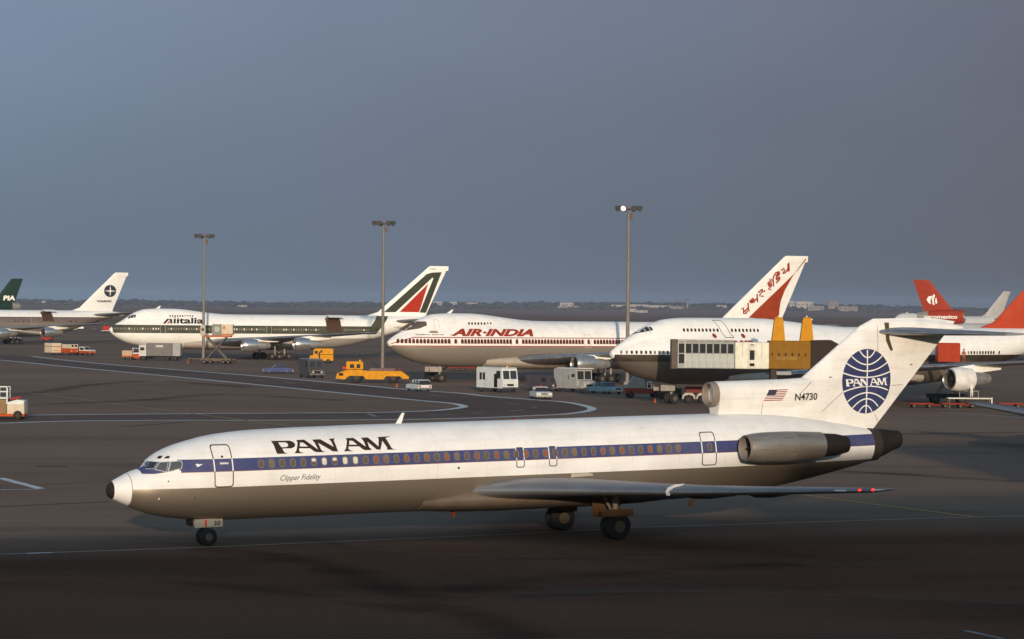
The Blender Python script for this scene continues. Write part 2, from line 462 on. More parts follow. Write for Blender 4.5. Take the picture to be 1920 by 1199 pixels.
# taxi lane: closed loop between the outer and inner painted edge
outer_px = [(60, 669), (100, 674), (212, 685), (335, 694.5), (480, 706), (640, 720), (760, 731), (865, 738.5), (910, 743.5), (1000, 750.5), (1050, 754), (1080, 758), (1103, 763.5), (1110, 767.5), (1100, 772), (1062, 777), (995, 780.5), (875, 785), (700, 788), (460, 789), (330, 789), (175, 790), (88, 791.5), (0, 794.5), (-160, 799)]
inner_px = [(-160, 664), (0, 676), (105, 686.5), (228, 698), (330, 707.5), (480, 722), (600, 734), (750, 748.5), (835, 756), (860, 759.5), (870, 763), (860, 766), (835, 769), (790, 772), (665, 774.8), (440, 776.2), (330, 776.8), (47, 779.5), (-160, 782)]
def smooth_path(pts, per=8):
    o = []
    n = len(pts)
    for i in range(n - 1):
        p0, p1, p2, p3 = pts[max(i - 1, 0)], pts[i], pts[i + 1], pts[min(i + 2, n - 1)]
        for k in range(per):
            t = k / per
            o.append(tuple(0.5 * (2 * p1[a] + (p2[a] - p0[a]) * t + (2 * p0[a] - 5 * p1[a] + 4 * p2[a] - p3[a]) * t * t + (3 * p1[a] - p0[a] - 3 * p2[a] + p3[a]) * t ** 3) for a in (0, 1)))
    o.append(tuple(pts[-1][:2])); return o
op = smooth_path([G(*p)[:2] for p in outer_px]); ip = smooth_path([G(*p)[:2] for p in inner_px])
lane = op + [G(-160, 782)[:2]] + ip[::-1] + [G(-160, 658)[:2]]
bm = curve_mesh([lane]); 
for v in bm.verts: v.co.z = 0.004
me = bpy.data.meshes.new('taxiway'); bm.to_mesh(me); bm.free(); me.materials.append(ap_lane)
tag(obj('taxiway', me), kind='structure')
def paintmat(name, col, cover):
    m, t, b = nodes(name)
    tcn = t.nodes.new('ShaderNodeTexCoord')
    f = noise_n(t, tcn.outputs['Object'], 1.1, 6, cover - 0.2, cover + 0.15, None, 0.7)
    lk(t, mix_n(t, math_n(t, 'MULTIPLY', f, 0.75), col, (0.10, 0.085, 0.075)), b.inputs['Base Color']); b.inputs['Roughness'].default_value = 0.6
    MATS[name] = m; return m
lw = paintmat('white_line_paint', (0.66, 0.65, 0.60), 0.62); ly = paintmat('yellow_line_paint', (0.34, 0.22, 0.06), 0.5); lf = paintmat('faded_line_paint', (0.30, 0.265, 0.23), 0.5)
def ground_line(pts, w, mat, z=0.008, name='painted_line'):
    loop = strip_loop(pts, w); n = len(pts)
    bm = bmesh.new(); vs = [bm.verts.new((x, y, z)) for x, y in loop]
    for i in range(n - 1): bm.faces.new((vs[i], vs[i + 1], vs[2 * n - 2 - i], vs[2 * n - 1 - i]))
    me = bpy.data.meshes.new(name); bm.to_mesh(me); bm.free(); me.materials.append(mat)
    for p in me.polygons:
        if p.normal.z < 0: p.flip()
    return tag(obj(name, me), kind='structure')
ground_line(op, 0.95, lw); ground_line(ip, 0.95, lw)
def dline(px, w, mat, z=0.012): ground_line([G(*p)[:2] for p in px], w, mat, z)
dline([(26, 733), (250, 762.5), (355, 776), (460, 789), (560, 802)], 0.35, ly)
dline([(1200, 893), (1490, 927), (1700, 954), (1840, 972)], 0.30, M('yellow_paint_fresh', (0.50, 0.30, 0.07), 0.6))
dline([(0, 1040.5), (200, 1034), (391, 1027), (700, 1014), (960, 1003), (1200, 990), (1500, 981), (1770, 972), (1920, 969)], 0.22, M('worn_line', (0.42, 0.36, 0.31), 0.6))
dline([(0, 897.5), (76, 917.5)], 0.6, lw); dline([(76, 918.4), (0, 919.4)], 0.35, lw, 0.016)
dline([(50, 1039.3), (98, 1037.6)], 0.35, lw, 0.016); dline([(1810, 1184), (1880, 1199)], 0.25, lf)
for a, b in (((478, 713.5), (495, 714.7)), ((535, 718.5), (552, 720)), ((690, 776.6), (705, 782)), ((805, 741), (825, 743)), ((950, 757), (975, 759)), ((998, 765), (1003, 764)), ((955, 771.5), (985, 769.5)), ((100, 785), (118, 784.8)), ((885, 775.5), (905, 774.5)), ((800, 779.5), (850, 778.3))):
    if abs(b[0] - a[0]) > 3: dline([a, b], 0.45, lf)
dline([(0, 951), (205, 942)], 0.25, M('tar_seam', (0.03, 0.024, 0.02), 0.7)); dline([(0, 912), (210, 905)], 0.12, MATS['tar_seam'])
dline([(230, 801), (345, 793)], 0.5, MATS['tar_seam'])
dline([(1760, 773.5), (1920, 784)], 0.8, lf)

def soft_mark(px, w, strength, z=0.020, col=(0.02, 0.014, 0.012)):
    m, t, b = nodes('tyre_mark'); b.inputs['Base Color'].default_value = (*col, 1); b.inputs['Roughness'].default_value = 0.8; b.inputs['Specular IOR Level'].default_value = 0
    tcn = t.nodes.new('ShaderNodeTexCoord'); f = noise_n(t, tcn.outputs['Object'], 0.22, 5, 0.30, 0.70, (0.4, 1, 1), 0.6)
    lk(t, math_n(t, 'MULTIPLY', f, strength / 4), b.inputs['Alpha'])
    pts = smooth_path([G(*p)[:2] for p in px], 6)
    for i, k in enumerate((1.0, 0.74, 0.5, 0.26)): ground_line(pts, w * k, m, z + 0.002 * i, 'tyre_mark')
soft_mark([(380, 1030), (520, 1045), (640, 1072), (760, 1118), (900, 1160), (1000, 1199)], 3.2, 0.42)
soft_mark([(830, 1112), (900, 1103), (1010, 1090), (1140, 1079), (1300, 1068), (1500, 1060)], 3.4, 0.40, 0.030)
soft_mark([(180, 1085), (420, 1100), (620, 1125), (800, 1150)], 2.2, 0.35, 0.040)
soft_mark([(0, 762), (110, 758), (260, 752), (420, 741), (640, 752)], 3.5, 0.5)
soft_mark([(20, 741), (90, 735), (180, 722), (300, 716), (470, 728)], 4.0, 0.5, 0.030)
soft_mark([(66, 876), (96, 875.5), (126, 876)], 0.9, 1.6)
soft_mark([(1180, 866), (1500, 880), (1920, 905)], 2.6, 0.5)
soft_mark([(1500, 822), (1700, 815), (1920, 812)], 3.0, 0.5)
soft_mark([(960, 1118), (1180, 1112), (1500, 1118), (1920, 1135)], 2.0, 0.45, 0.050, (0.16, 0.12, 0.10))
soft_mark([(560, 1008), (700, 1034), (900, 1046), (1300, 1050)], 1.3, 0.35, 0.060, (0.18, 0.12, 0.09))
# far wood: one mass of crowns along the shore (nobody could count them)
woodm = M('far_foliage', (0.060, 0.052, 0.040), 0.9, 0, 0.25, 0.02)
bm = bmesh.new()
ico = bmesh.new(); bmesh.ops.create_icosphere(ico, subdivisions=1, radius=1.0)
iv = [v.co.copy() for v in ico.verts]; ifc = [[v.index for v in f.verts] for f in ico.faces]; ico.free()
verts = []; faces = []
for k in range(5200):
    row = rnd.random()
    D = 5900 + 1900 * row
    X = rnd.uniform(-1560, 1560) * D / 7000 * 1.1
    dens = 0.5 + 0.5 * math.sin(X / 160.0 + 2) * math.sin(X / 57.0 + D / 300.0)
    if rnd.random() > 0.35 + 0.65 * dens: continue
    hh = (4.2 + 5.0 * rnd.random() ** 2) * (0.75 + 0.45 * dens) * (0.55 + 0.55 * row)
    w_ = hh * rnd.uniform(0.7, 1.5)
    z0 = shore(X, D) + hh * 0.42
    base = len(verts)
    for c in iv:
        j = rnd.uniform(0.7, 1.25)
        verts.append((X + c.x * w_ * j, D + c.y * w_ * j, z0 + c.z * hh * 0.6 * j))
    faces += [[base + i for i in f] for f in ifc]
me = bpy.data.meshes.new('far_wood'); me.from_pydata(verts, [], faces); me.materials.append(woodm)
tag(obj('far_wood', me), 'long dark line of trees on the horizon beyond the airfield', 'wood', kind='stuff')

# far buildings: (u0, u1, v_top, v_bottom, distance, roof, label)
bwall = M('far_wall', (0.34, 0.31, 0.275), 0.8, 0, 0.15, 0.2); bwall2 = M('far_wall_tan', (0.21, 0.175, 0.155), 0.8, 0, 0.15, 0.2)
broof = M('far_roof', (0.16, 0.13, 0.12), 0.8); bwin = M('far_window', (0.05, 0.05, 0.055), 0.3)
def far_building(u0, u1, vt, vb, D, label, mat=bwall, roof='flat', cat='building', name='far_building'):
    a = atD(u0, vt, D); b = atD(u1, vb, D); g = shore((a.x + b.x) / 2, D)
    w_ = b.x - a.x; top = a.z; d = max(w_ * 0.6, 12)
    t = thing(name, label, cat, ((a.x + b.x) / 2, D + d / 2, g - 0.5))
    hh = top - g + 0.5
    B().box(0, 0, hh / 2, w_, d, hh).build('wall', mat, t)
    if roof == 'gable': B().prism([(-w_ / 2 - 0.5, hh + 0.003), (w_ / 2 + 0.5, hh + 0.003), (w_ / 2 * 0.8, hh * 1.25), (-w_ / 2 * 0.8, hh * 1.25)], d + 1).build('roof', broof, t)
    else: B().box(0, 0, hh + 0.403, w_ * 1.02, d * 1.02, 0.8).build('roof', mat, t)
    n = max(2, min(8, int(w_ / 9))); wme = B().box(0, 0, 0, w_ / n * 0.4, 0.2, hh * 0.22).mesh('window'); wme.materials.append(bwin)
    for i in range(n): obj('window', wme, t).location = (-w_ / 2 + (i + 0.5) * w_ / n, -d / 2 - 0.05, hh * 0.62)
    return t
for a in (
    (446, 463, 574, 580, 6100, 'small pale building low under the trees, above the nose-side roof of the green-striped jumbo'),
    (78, 86, 566, 570, 6600, 'tiny pale building in the trees just left of the white tail with round emblem'),
    (812, 829, 567, 571, 6700, 'low pale building directly right of the green, white and red tail', ),
    (843, 857, 568, 572, 6700, 'bright white block second to the right of the green, white and red tail'),
    (872, 895, 569, 573, 6600, 'wide white block third to the right of the green, white and red tail'),
    (1050, 1075, 569, 575, 6500, 'upper pale building left of the right-hand light mast'),
    (1046, 1086, 575, 579.5, 6200, 'long low pale building, below the upper one left of the right-hand light mast', bwall2),
    (1146, 1172, 573, 577, 6500, 'pale building touching the left side of the right-hand light mast'),
    (1180, 1216, 572.5, 577.5, 6500, 'long white building just right of the right-hand light mast'),
    (1217, 1256, 574, 577.5, 6400, 'long low white building further right of the right-hand light mast'),
    (1179, 1193, 580.5, 586, 5700, 'small white house near the marsh, right against the right-hand light mast'),
    (1194, 1214, 583.5, 588, 5600, 'white low house in the marsh above the nose of the extended jumbo'),
    (1343, 1362, 574, 578, 6400, 'small pale building just left of the red and white swept tail'),
    (1480, 1490, 566, 571, 6600, 'narrow pale block touching the right edge of the red and white swept tail'),
    (1493, 1525, 567, 574, 6500, 'large pale block to the right of the red and white swept tail'),
    (1553, 1572, 568, 575, 6500, 'pale gabled building between the yellow towers and the orange tail', bwall2, 'gable'),
    (1571, 1608, 576, 581.5, 6100, 'long tan low building below the gabled one, left of the orange tail', bwall2),
    (1515, 1545, 575, 580, 6100, 'tan low building right below the large pale block', bwall2),
    (1255, 1282, 575.5, 579, 6200, 'low tan building left of the far control tower', bwall2),
): far_building(*a)
a = atD(1289, 560, 6300)
t = thing('control_tower', 'slender far control tower left of the swept red and white tail', 'tower', (a.x, 6300, shore(a.x, 6300) - 0.5))
hh = a.z - shore(a.x, 6300)
B().lathe([(0, 2.2), (hh * 0.75, 1.8)], (0, 0, 0), 10, 'z', True).build('shaft', bwall2, t)
B().lathe([(hh * 0.75 + 0.003, 2.0), (hh * 0.8, 4.2), (hh * 0.95, 4.6), (hh, 3.6)], (0, 0, 0), 10, 'z', True).build('cab', bwall2, t)
B().lathe([(hh * 0.86, 4.6), (hh * 0.92, 4.75)], (0, 0, 0), 10, 'z', True).build('window', bwin, t)

# terminal the photographer stands on: roof deck under the camera, unseen blocks behind sized to shade the apron
t = thing('terminal_building', 'concrete airport terminal with roof deck, office block and added unseen blocks that shade the apron', 'building', (0, -4, 0), math.radians(26))
conc = M('terminal_concrete', (0.34, 0.31, 0.27), 0.8)
B().box(10, -9, 4.5, 220, 18, 9.0).build('deck_block', conc, t)
B().box(-56, -30, 12.5, 148, 20, 25.0).build('office_block', conc, t)
B().box(29.5, -30, 13.5, 22.99, 20, 27.0).build('shade_block', conc, t)  # added out of view to shade the front jet's aft belly and gear
B().box(-56, -30, 25.103, 147, 19, 0.2).build('roof', M('roof_gravel', (0.2, 0.18, 0.16), 0.9), t)
B().box(116, -30, 18, 149.99, 20, 36).build('shade_wing', conc, t)  # added out of view so its shadow darkens the ground at right
wb = B()
for i in range(24):
    for j in range(4): wb.box(-125 + i * 6, -19.95, 11.5 + j * 3.0, 3.6, 0.12, 1.6)
wb.build('window_rows', glassg, t)['kind'] = 'stuff'
rb = B()
for i in range(56): rb.tube((-98 + i * 3.9, -0.3, 9.003), (-98 + i * 3.9, -0.3, 10.0), 0.03, n=6)
rb.box(10, -0.3, 10.03, 220, 0.06, 0.06).build('railing', bare, t)['kind'] = 'stuff'

# ================================================================== AIRCRAFT
def fuselage_fn(zt, zb, hw, main=None, upr=None, zc=None):
    """half width of the skin at station x and height z"""
    def surf(x, z):
        T, b_, w = zt(x), zb(x), hw(x)
        Tm = min(T, main(x)) if main else T
        c = (Tm + b_) / 2 if zc is None else zc(x, Tm, b_)
        hz_ = (Tm - c) if z > c else (c - b_)
        q = (z - c) / max(hz_, 1e-3)
        r = w * math.sqrt(max(0, 1 - q * q)) if abs(q) < 1 else 0.0
        if main and T > Tm + 0.02:
            ur = upr(x)
            uz = T - ur
            q = (z - uz) / ur
            if z > uz and q < 1: r = max(r, ur * 0.92 * math.sqrt(max(0, 1 - q * q)))
            elif z <= uz and z > c:
                k = min(1, (uz - z) / 1.2)
                r = max(r, ur * 0.92 * (1 - 0 * k)) if z > uz - 1.5 else r
        return r
    return surf
def fuselage_mesh(L0, L1, zt, zb, surf, xs, n=26):
    rings = []
    for x in xs:
        T, b_ = zt(x), zb(x); ring = []
        for k in range(n + 1):
            z = T - (T - b_) * (1 - math.cos(math.pi * k / n)) / 2
            ring.append((x, -surf(x, z) if 0 < k < n else 0.0, z))
        for k in range(n - 1, 0, -1):
            z = T - (T - b_) * (1 - math.cos(math.pi * k / n)) / 2
            ring.append((x, surf(x, z), z))
        rings.append(ring)
    return B().rings(rings)
def gear_wheel(parent, x, y, z, r, w, name='wheel', hm=None):
    h_ = w / 2
    o = B().lathe([(-h_, r * 0.45), (-h_, r * 0.86), (-h_ * 0.6, r), (h_ * 0.6, r), (h_, r * 0.86), (h_, r * 0.45)], (0, 0, 0), 22, 'y', True).build(name, rubber, parent, True)
    o.location = (x, y, z)
    B().lathe([(-h_ - 0.03, r * 0.20), (-h_ - 0.02, r * 0.44), (h_ + 0.02, r * 0.44), (h_ + 0.03, r * 0.20)], (0, 0, 0), 16, 'y', True).build('hub', hm or hubm, o, True)
    return o
def pod(parent, x, y, z, r, Lc, Lt, cowl, tailm, name='engine', fan=True, core=0.62, lipm=None):
    """engine nacelle: cowl, bright intake lip, fan, tail pipe"""
    e = B().lathe([(0.12, r * 0.90), (0.35, r * 0.97), (0.9, r * 1.04), (Lc * 0.55, r * 1.06), (Lc, r * 0.93)], (x, y, z), 32).build(name, cowl, parent, True)
    B().lathe([(0.5, r * 0.76), (0.1, r * 0.79), (0.0, r * 0.84), (0.02, r * 0.885), (0.118, r * 0.905)], (x, y, z), 32).build('intake_lip', lipm or bare, e, True)
    fb = B().lathe([(0.505, r * 0.78), (0.51, 0.02)], (x, y, z), 32)
    fb.lathe([(0.1, 0.01), (0.35, r * 0.18), (0.5, r * 0.24)], (x, y, z), 14)
    fb.build('fan', sootm, e, True)
    B().lathe([(Lc + 0.003, r * 0.925), (Lc + 0.02, r * core), (Lc + (Lt - Lc) * 0.55, r * core * 0.92), (Lt, r * core * 0.68), (Lt - 0.03, r * core * 0.6), (Lt - 0.4, 0.02)], (x, y, z), 28).build('tail_pipe', tailm, e, True)
    return e

# ------------------------------------------------------------------ the trijet in front
P7 = (-17.8, 129.6, 0.455, 0.020)
zt7 = pw([(0.0, 2.60), (0.04, 2.78), (0.24, 2.95), (0.6, 3.14), (1.19, 3.40), (1.48, 3.47), (1.85, 3.82), (2.35, 4.17), (3.17, 4.50), (3.8, 4.66), (4.73, 4.86), (5.7, 4.97), (6.98, 5.05), (11.5, 5.12), (32, 5.12), (34, 5.02), (36, 4.80), (38, 4.47), (40.3, 4.02), (41.6, 3.9)])
zb7 = pw([(0.0, 2.42), (0.06, 2.29), (0.34, 2.12), (1.35, 1.65), (1.95, 1.43), (3.2, 1.19), (4.47, 1.07), (5.74, 1.03), (28, 1.02), (31, 1.08), (34.4, 1.45), (37.58, 2.0), (40.2, 2.58), (41.6, 3.0)])
hw7 = pw([(0, 0.09), (0.05, 0.22), (0.24, 0.42), (0.6, 0.68), (1.2, 0.98), (1.95, 1.27), (3.2, 1.58), (4.8, 1.79), (6.6, 1.88), (31, 1.88), (34, 1.66), (37, 1.22), (40, 0.78), (41.6, 0.6)])
s7 = fuselage_fn(zt7, zb7, hw7, zc=lambda x, T, b: b + (T - b) * 0.53)
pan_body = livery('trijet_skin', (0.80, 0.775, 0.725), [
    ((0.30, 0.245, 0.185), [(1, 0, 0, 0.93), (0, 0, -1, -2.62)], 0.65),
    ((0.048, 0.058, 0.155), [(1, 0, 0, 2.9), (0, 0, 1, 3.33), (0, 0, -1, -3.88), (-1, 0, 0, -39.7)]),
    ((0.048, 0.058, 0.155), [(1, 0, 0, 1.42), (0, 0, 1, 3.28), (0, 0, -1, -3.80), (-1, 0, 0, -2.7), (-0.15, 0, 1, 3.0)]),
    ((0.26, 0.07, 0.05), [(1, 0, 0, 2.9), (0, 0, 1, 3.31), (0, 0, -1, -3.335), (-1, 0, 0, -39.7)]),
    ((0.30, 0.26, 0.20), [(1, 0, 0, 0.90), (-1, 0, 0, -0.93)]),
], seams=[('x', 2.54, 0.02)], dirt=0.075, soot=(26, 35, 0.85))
jet = thing('trijet_airliner', 'white trijet with blue stripe and globe tail crossing the foreground', 'airplane', (P7[0], P7[1], 0), P7[2], None, -P7[3])
xs = [0, 0.02, 0.05, 0.1, 0.17, 0.24, 0.4, 0.6, 0.9, 1.2, 1.48, 1.65, 1.85, 2.1, 2.35, 2.7, 3.2, 3.8, 4.4, 5, 5.7, 6.4, 7, 9, 12, 16, 20, 24, 28, 30, 31, 32, 33, 34, 35, 36, 37, 38, 39, 39.7]
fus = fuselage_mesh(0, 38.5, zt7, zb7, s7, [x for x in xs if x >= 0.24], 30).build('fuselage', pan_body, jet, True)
fuselage_mesh(0, 0.24, zt7, zb7, s7, [x for x in xs if x <= 0.24], 30).build('radome_tip', M('black_rubber_nose', (0.028, 0.02, 0.016), 0.45), jet, True)
# tail engine outlet
rings = []
for x, r_, zc_ in ((39.70, 0.80, 3.30), (40.1, 0.78, 3.32), (40.7, 0.66, 3.40), (41.2, 0.52, 3.48), (41.6, 0.44, 3.52), (41.64, 0.41, 3.52), (41.2, 0.36, 3.5), (41.15, 0.02, 3.5)):
    rings.append([(x, r_ * math.sin(a * math.pi / 14), zc_ + r_ * math.cos(a * math.pi / 14)) for a in range(28)])
B().rings(rings).build('engine_outlet', sootm, jet, True)
B().lathe([(0.0, 0.80), (0.04, 0.84), (0.5, 0.80)], (39.72, 0, 3.31), 30).build('outlet_collar', M('collar_metal', (0.05, 0.038, 0.03), 0.5, 0.3), jet, True)
# windscreen and side glass, traced on the nose skin
def px7(pts, ox, oy, sc, y=-1.3):
    o = []
    for (a, b) in pts:
        u, v = ox + a / sc, oy + b / sc; yy = y
        for _ in range(14):
            x, z = on_plane(P7, u, v, yy); yy = 0.5 * yy + 0.5 * (-s7(max(x, 0.3), z))
        o.append((x, z))
    return o
nose = lambda pts: px7(pts, 200, 820, 5.45)
frame = M('window_frame_metal', (0.62, 0.60, 0.55), 0.35, 0.3)
panes = [[(418, 246), (532, 258), (488, 322), (352, 318)], [(558, 262), (640, 256), (618, 352), (512, 330)], [(672, 256), (772, 248), (782, 268), (776, 318), (645, 352)],
         [(550, 192), (592, 192), (565, 224), (524, 220)], [(628, 196), (664, 194), (652, 220), (598, 220)]]
for i, pn in enumerate(panes):
    lp = nose(pn); cx = sum(p[0] for p in lp) / len(lp); cz = sum(p[1] for p in lp) / len(lp)
    if i < 3:
        big = [(cx + (p[0] - cx) * 1.16, cz + (p[1] - cz) * 1.18) for p in lp]
        fr_ = wrap(curve_mesh([big]), 'cockpit_window', frame, jet, s7, 0.014, 0.04, 0.06)
        wrap(curve_mesh([lp]), 'pane', glass if i == 0 else glassg, fr_, s7, 0.03, 0.04, 0.06)
    else: wrap(curve_mesh([lp]), 'eyebrow_window', black, jet, s7, 0.008, 0.05, 0.1)
wrap(curve_mesh([nose([(700, 368), (775, 338), (772, 386), (690, 386)])]), 'white_patch', wpaint, jet, s7, 0.006, 0.05, 0.1)
# doors: outline print plus leaf proud of the skin
def door(x0, z0, x1, z1, lean=0.0, top=None, col=black, w=0.045, r=0.14, surf=s7, parent=jet, band=(3.33, 3.88)):
    lp = rrect(x0, z0, x1, z1, r); z_m = (z0 + z1) / 2
    inner = rrect(x0 + w, z0 + w, x1 - w, z1 - w, r * 0.8)
    bm = curve_mesh([lp, inner])
    o = wrap(bm, 'door_outline', col, parent, surf, 0.010, 0.15)
    if band:
        for xa in (x0, x1 - w):
            za, zb_ = max(z0, band[0]), min(z1, band[1])
            if zb_ > za: wrap(curve_mesh([[(xa - 0.004, za), (xa + w + 0.004, za), (xa + w + 0.004, zb_), (xa - 0.004, zb_)]]), 'white_edge', whitep, o, surf, 0.016, 0.15)
    return o
d1 = door(4.42, 2.62, 5.30, 4.50)
wrap(curve_mesh([rrect(4.80, 3.92, 4.90, 4.02, 0.04)]), 'peephole', black, d1, s7, 0.012)
wrap(curve_mesh([rrect(4.70, 3.64, 5.10, 3.72, 0.03)]), 'door_handle', frame, d1, s7, 0.014)
d2 = door(29.18, 2.72, 30.0, 4.33)
for xx in (19.26, 20.96): door(xx, 2.98, xx + 0.43, 3.92, r=0.10, w=0.04)
# cabin windows
wl = [rrect(-0.145, -0.2, 0.145, 0.2, 0.12, 3), rrect(-0.105, -0.155, 0.105, 0.155, 0.085, 3)]
wfm = plate_mesh(wl[0], 0.012).mesh('window'); wfm.materials.append(M('window_surround', (0.20, 0.175, 0.15), 0.4, 0.2))
pane_mats = [M('shade_grey', (0.13, 0.10, 0.075), 0.3), M('shade_bright', (0.72, 0.66, 0.55), 0.35), M('shade_orange', (0.26, 0.10, 0.06), 0.35), M('shade_tan', (0.20, 0.14, 0.09), 0.3)]
pane_me = []
for pm in pane_mats:
    k = plate_mesh(wl[1], 0.016).mesh('pane'); k.materials.append(pm); pane_me.append(k)
half = plate_mesh(rrect(-0.10, 0.01, 0.10, 0.15, 0.06, 3), 0.020).mesh('blind'); half.materials.append(pane_mats[1])
kinds = [0, 3, 0, 0, 0, 'h', 1, 'h', 1, 1, 0, 2, 3, 0, 2, 0, 2, 0, 2, 3, 0, 2, 0, 2, 3, 0, 2, 0, 2, 0, 0, 3, 0, 0, 2, 3, 2, 0, 0, 2, 3, 0, 3]
wx = [6.60 + 0.507 * i for i in range(43)] + [29.62]
for i, x in enumerate(wx):
    o = obj('window', wfm, jet); z = 3.605
    stick(o, s7, x, z)
    k = kinds[i] if i < 43 else 0
    obj('pane', pane_me[0 if k == 'h' else k], o)
    if k == 'h': obj('blind', half, o)
# lettering (outlines traced from the aircraft)
PAN = [
    [(130, 190), (350, 185), (385, 200), (398, 225), (385, 250), (345, 268), (235, 272), (240, 300), (255, 318), (285, 327), (160, 330), (150, 290), (143, 230)],
    [(205, 205), (290, 203), (312, 218), (312, 238), (290, 255), (228, 258), (215, 235)],
]
A_ = [[(365, 322), (395, 290), (432, 205), (428, 178), (522, 172), (682, 306), (625, 308), (600, 300), (560, 266), (432, 268), (425, 295), (440, 310), (480, 320)], [(444, 248), (462, 203), (500, 206), (542, 248)]]
N_ = [[(615, 172), (712, 166), (845, 250), (835, 190), (815, 163), (888, 153), (868, 178), (884, 300), (822, 298), (672, 205), (686, 275), (705, 298), (738, 306), (655, 309), (648, 270), (632, 205)]]
M_ = [[(1205, 145), (1290, 142), (1385, 240), (1415, 150), (1405, 137), (1575, 125), (1500, 145), (1540, 255), (1560, 268), (1612, 272), (1480, 277), (1488, 255), (1450, 175), (1400, 277), (1355, 274), (1265, 190), (1270, 250), (1300, 278), (1215, 283), (1232, 262), (1225, 190)]]
A2 = [[(x + 592, y - 25) for x, y in lp] for lp in A_]
def pan_loops(x0, x1, z0, z1, fat=0.0):
    o = []
    for grp in (PAN, A_, N_, A2, M_):
        ls = []
        for lp in grp:
            ls.append([(x0 + (x - 130) / 1482 * (x1 - x0), z1 - ((y + (x - 130) * 0.039) - 185) / 145 * (z1 - z0)) for x, y in lp])
        o.append(ls)
    return o
bm = bmesh.new()
for ls in pan_loops(7.31, 13.32, 4.02, 4.60):
    q = curve_mesh(ls); me = bpy.data.meshes.new('q'); q.to_mesh(me); q.free(); bm.from_mesh(me); bpy.data.meshes.remove(me)
wrap(bm, 'airline_title', M('title_brown', (0.045, 0.028, 0.02), 0.45), jet, s7, 0.012, 0.08)
wrap(text_bm('Clipper Fidelity', (7.50, 2.74, 9.45, 3.06), 0.35), 'clipper_name', black, jet, s7, 0.012, 0.1)
wrap(curve_mesh([[(3.62, 3.66), (3.70, 3.70), (3.78, 3.66), (3.96, 3.68), (3.74, 3.56), (3.66, 3.56), (3.68, 3.61)]]), 'bird_emblem', whitep, jet, s7, 0.012, 0.1)
wrap(curve_mesh([[(16.3 + 0.06 * math.cos(a * 0.7), 3.08 + 0.05 * math.sin(a * 0.7)) for a in range(9)]]), 'outflow_port', dark, jet, s7, 0.01, 0.1)
for xx, zz in ((2.02, 2.18), (3.6, 2.2), (2.4, 2.95)):
    wrap(curve_mesh([[(xx + 0.035 * math.cos(a * 0.8), zz + 0.035 * math.sin(a * 0.8)) for a in range(8)]]), 'static_port', whitep if xx < 2.1 else black, jet, s7, 0.01, 0.1)
# blade aerial on the crown
B().prism([(13.95, 5.08), (14.25, 5.08), (14.42, 5.60), (14.30, 5.60)], 0.05).build('aerial', wpaint, jet)
# fin with centre-engine duct
LE7 = lambda z: 35.9 + (z - 6.72) * 1.36 if z < 9.25 else 39.34 + (z - 9.25) * 2.2
TE7 = lambda z: 40.0 + (z - 3.95) * 0.935
FT7 = lambda z: 0.105
zs = [3.9, 4.5, 5.2, 6.0, 6.8, 7.6, 8.4, 9.0, 9.25, 9.42, 9.55, 9.62]
white_fin = livery('trijet_fin', (0.80, 0.765, 0.70), [], seams=[('z', 2.9, 0.02), ('x', 4.1, 0.02)], dirt=0.10)
foil_surface('fin', [(z, LE7(z), (TE7(z) - LE7(z)) * (1 if z < 9.5 else 0.93 - (z - 9.5) * 2.5), 0, FT7(z) * (1.0 if z < 9.45 else 0.6)) for z in zs], white_fin, jet, True)
def sfin(x, z):
    le, te = LE7(z), TE7(z); a = (x - le) / (te - le)
    r = airfoil(a, 0.105) * (te - le) if 0 < a < 1 else 0
    return max(r, sduct(x, z))
dz_t = pw([(30.95, 6.68), (35.5, 6.72), (37.5, 6.9), (39, 6.9)]); dw = pw([(30.95, 0.60), (33, 0.58), (35.5, 0.48), (37.5, 0.36), (39.5, 0.22)])
def sduct(x, z):
    if x < 30.95 or x > 39.4: return 0
    T = dz_t(x); w = dw(x)
    if z > T: return 0
    c = T - 0.62
    if z > c: return w * math.sqrt(max(0, 1 - ((z - c) / 0.62) ** 2))
    k = min((c - z) / 0.85, 1); return w * (1 - 0.32 * k * k)
rings = []
for x in [30.95, 31.4, 32, 33, 34, 35, 36, 37, 38, 39.2]:
    T = dz_t(x); bt = 4.6; ring = []
    n = 14
    for k in range(n + 1):
        z = T - (T - bt) * (1 - math.cos(math.pi * k / n)) / 2 if True else 0
        ring.append((x, -max(sduct(x, z - 1e-4), 0 if k == 0 else 0.01), z))
    for k in range(n, -1, -1):
        z = T - (T - bt) * (1 - math.cos(math.pi * k / n)) / 2
        ring.append((x, max(sduct(x, z - 1e-4), 0 if k == 0 else 0.01) + 0.001, z))
    rings.append(ring)
B().rings(rings).build('engine_duct', white_fin, jet, True)
c_lip = B().lathe([(0.0, 0.53), (-0.28, 0.52), (-0.36, 0.545), (-0.36, 0.575), (-0.30, 0.60), (0.0, 0.615)], (30.95, 0, 6.06), 32).build('intake_lip', M('duct_lip', (0.27, 0.22, 0.18), 0.5, 0.2), jet, True)
B().lathe([(-0.02, 0.53), (1.2, 0.50), (1.25, 0.02)], (30.97, 0, 6.06), 28).build('intake_duct', M('intake_brown', (0.16, 0.10, 0.07), 0.5, 0.3), c_lip, True)
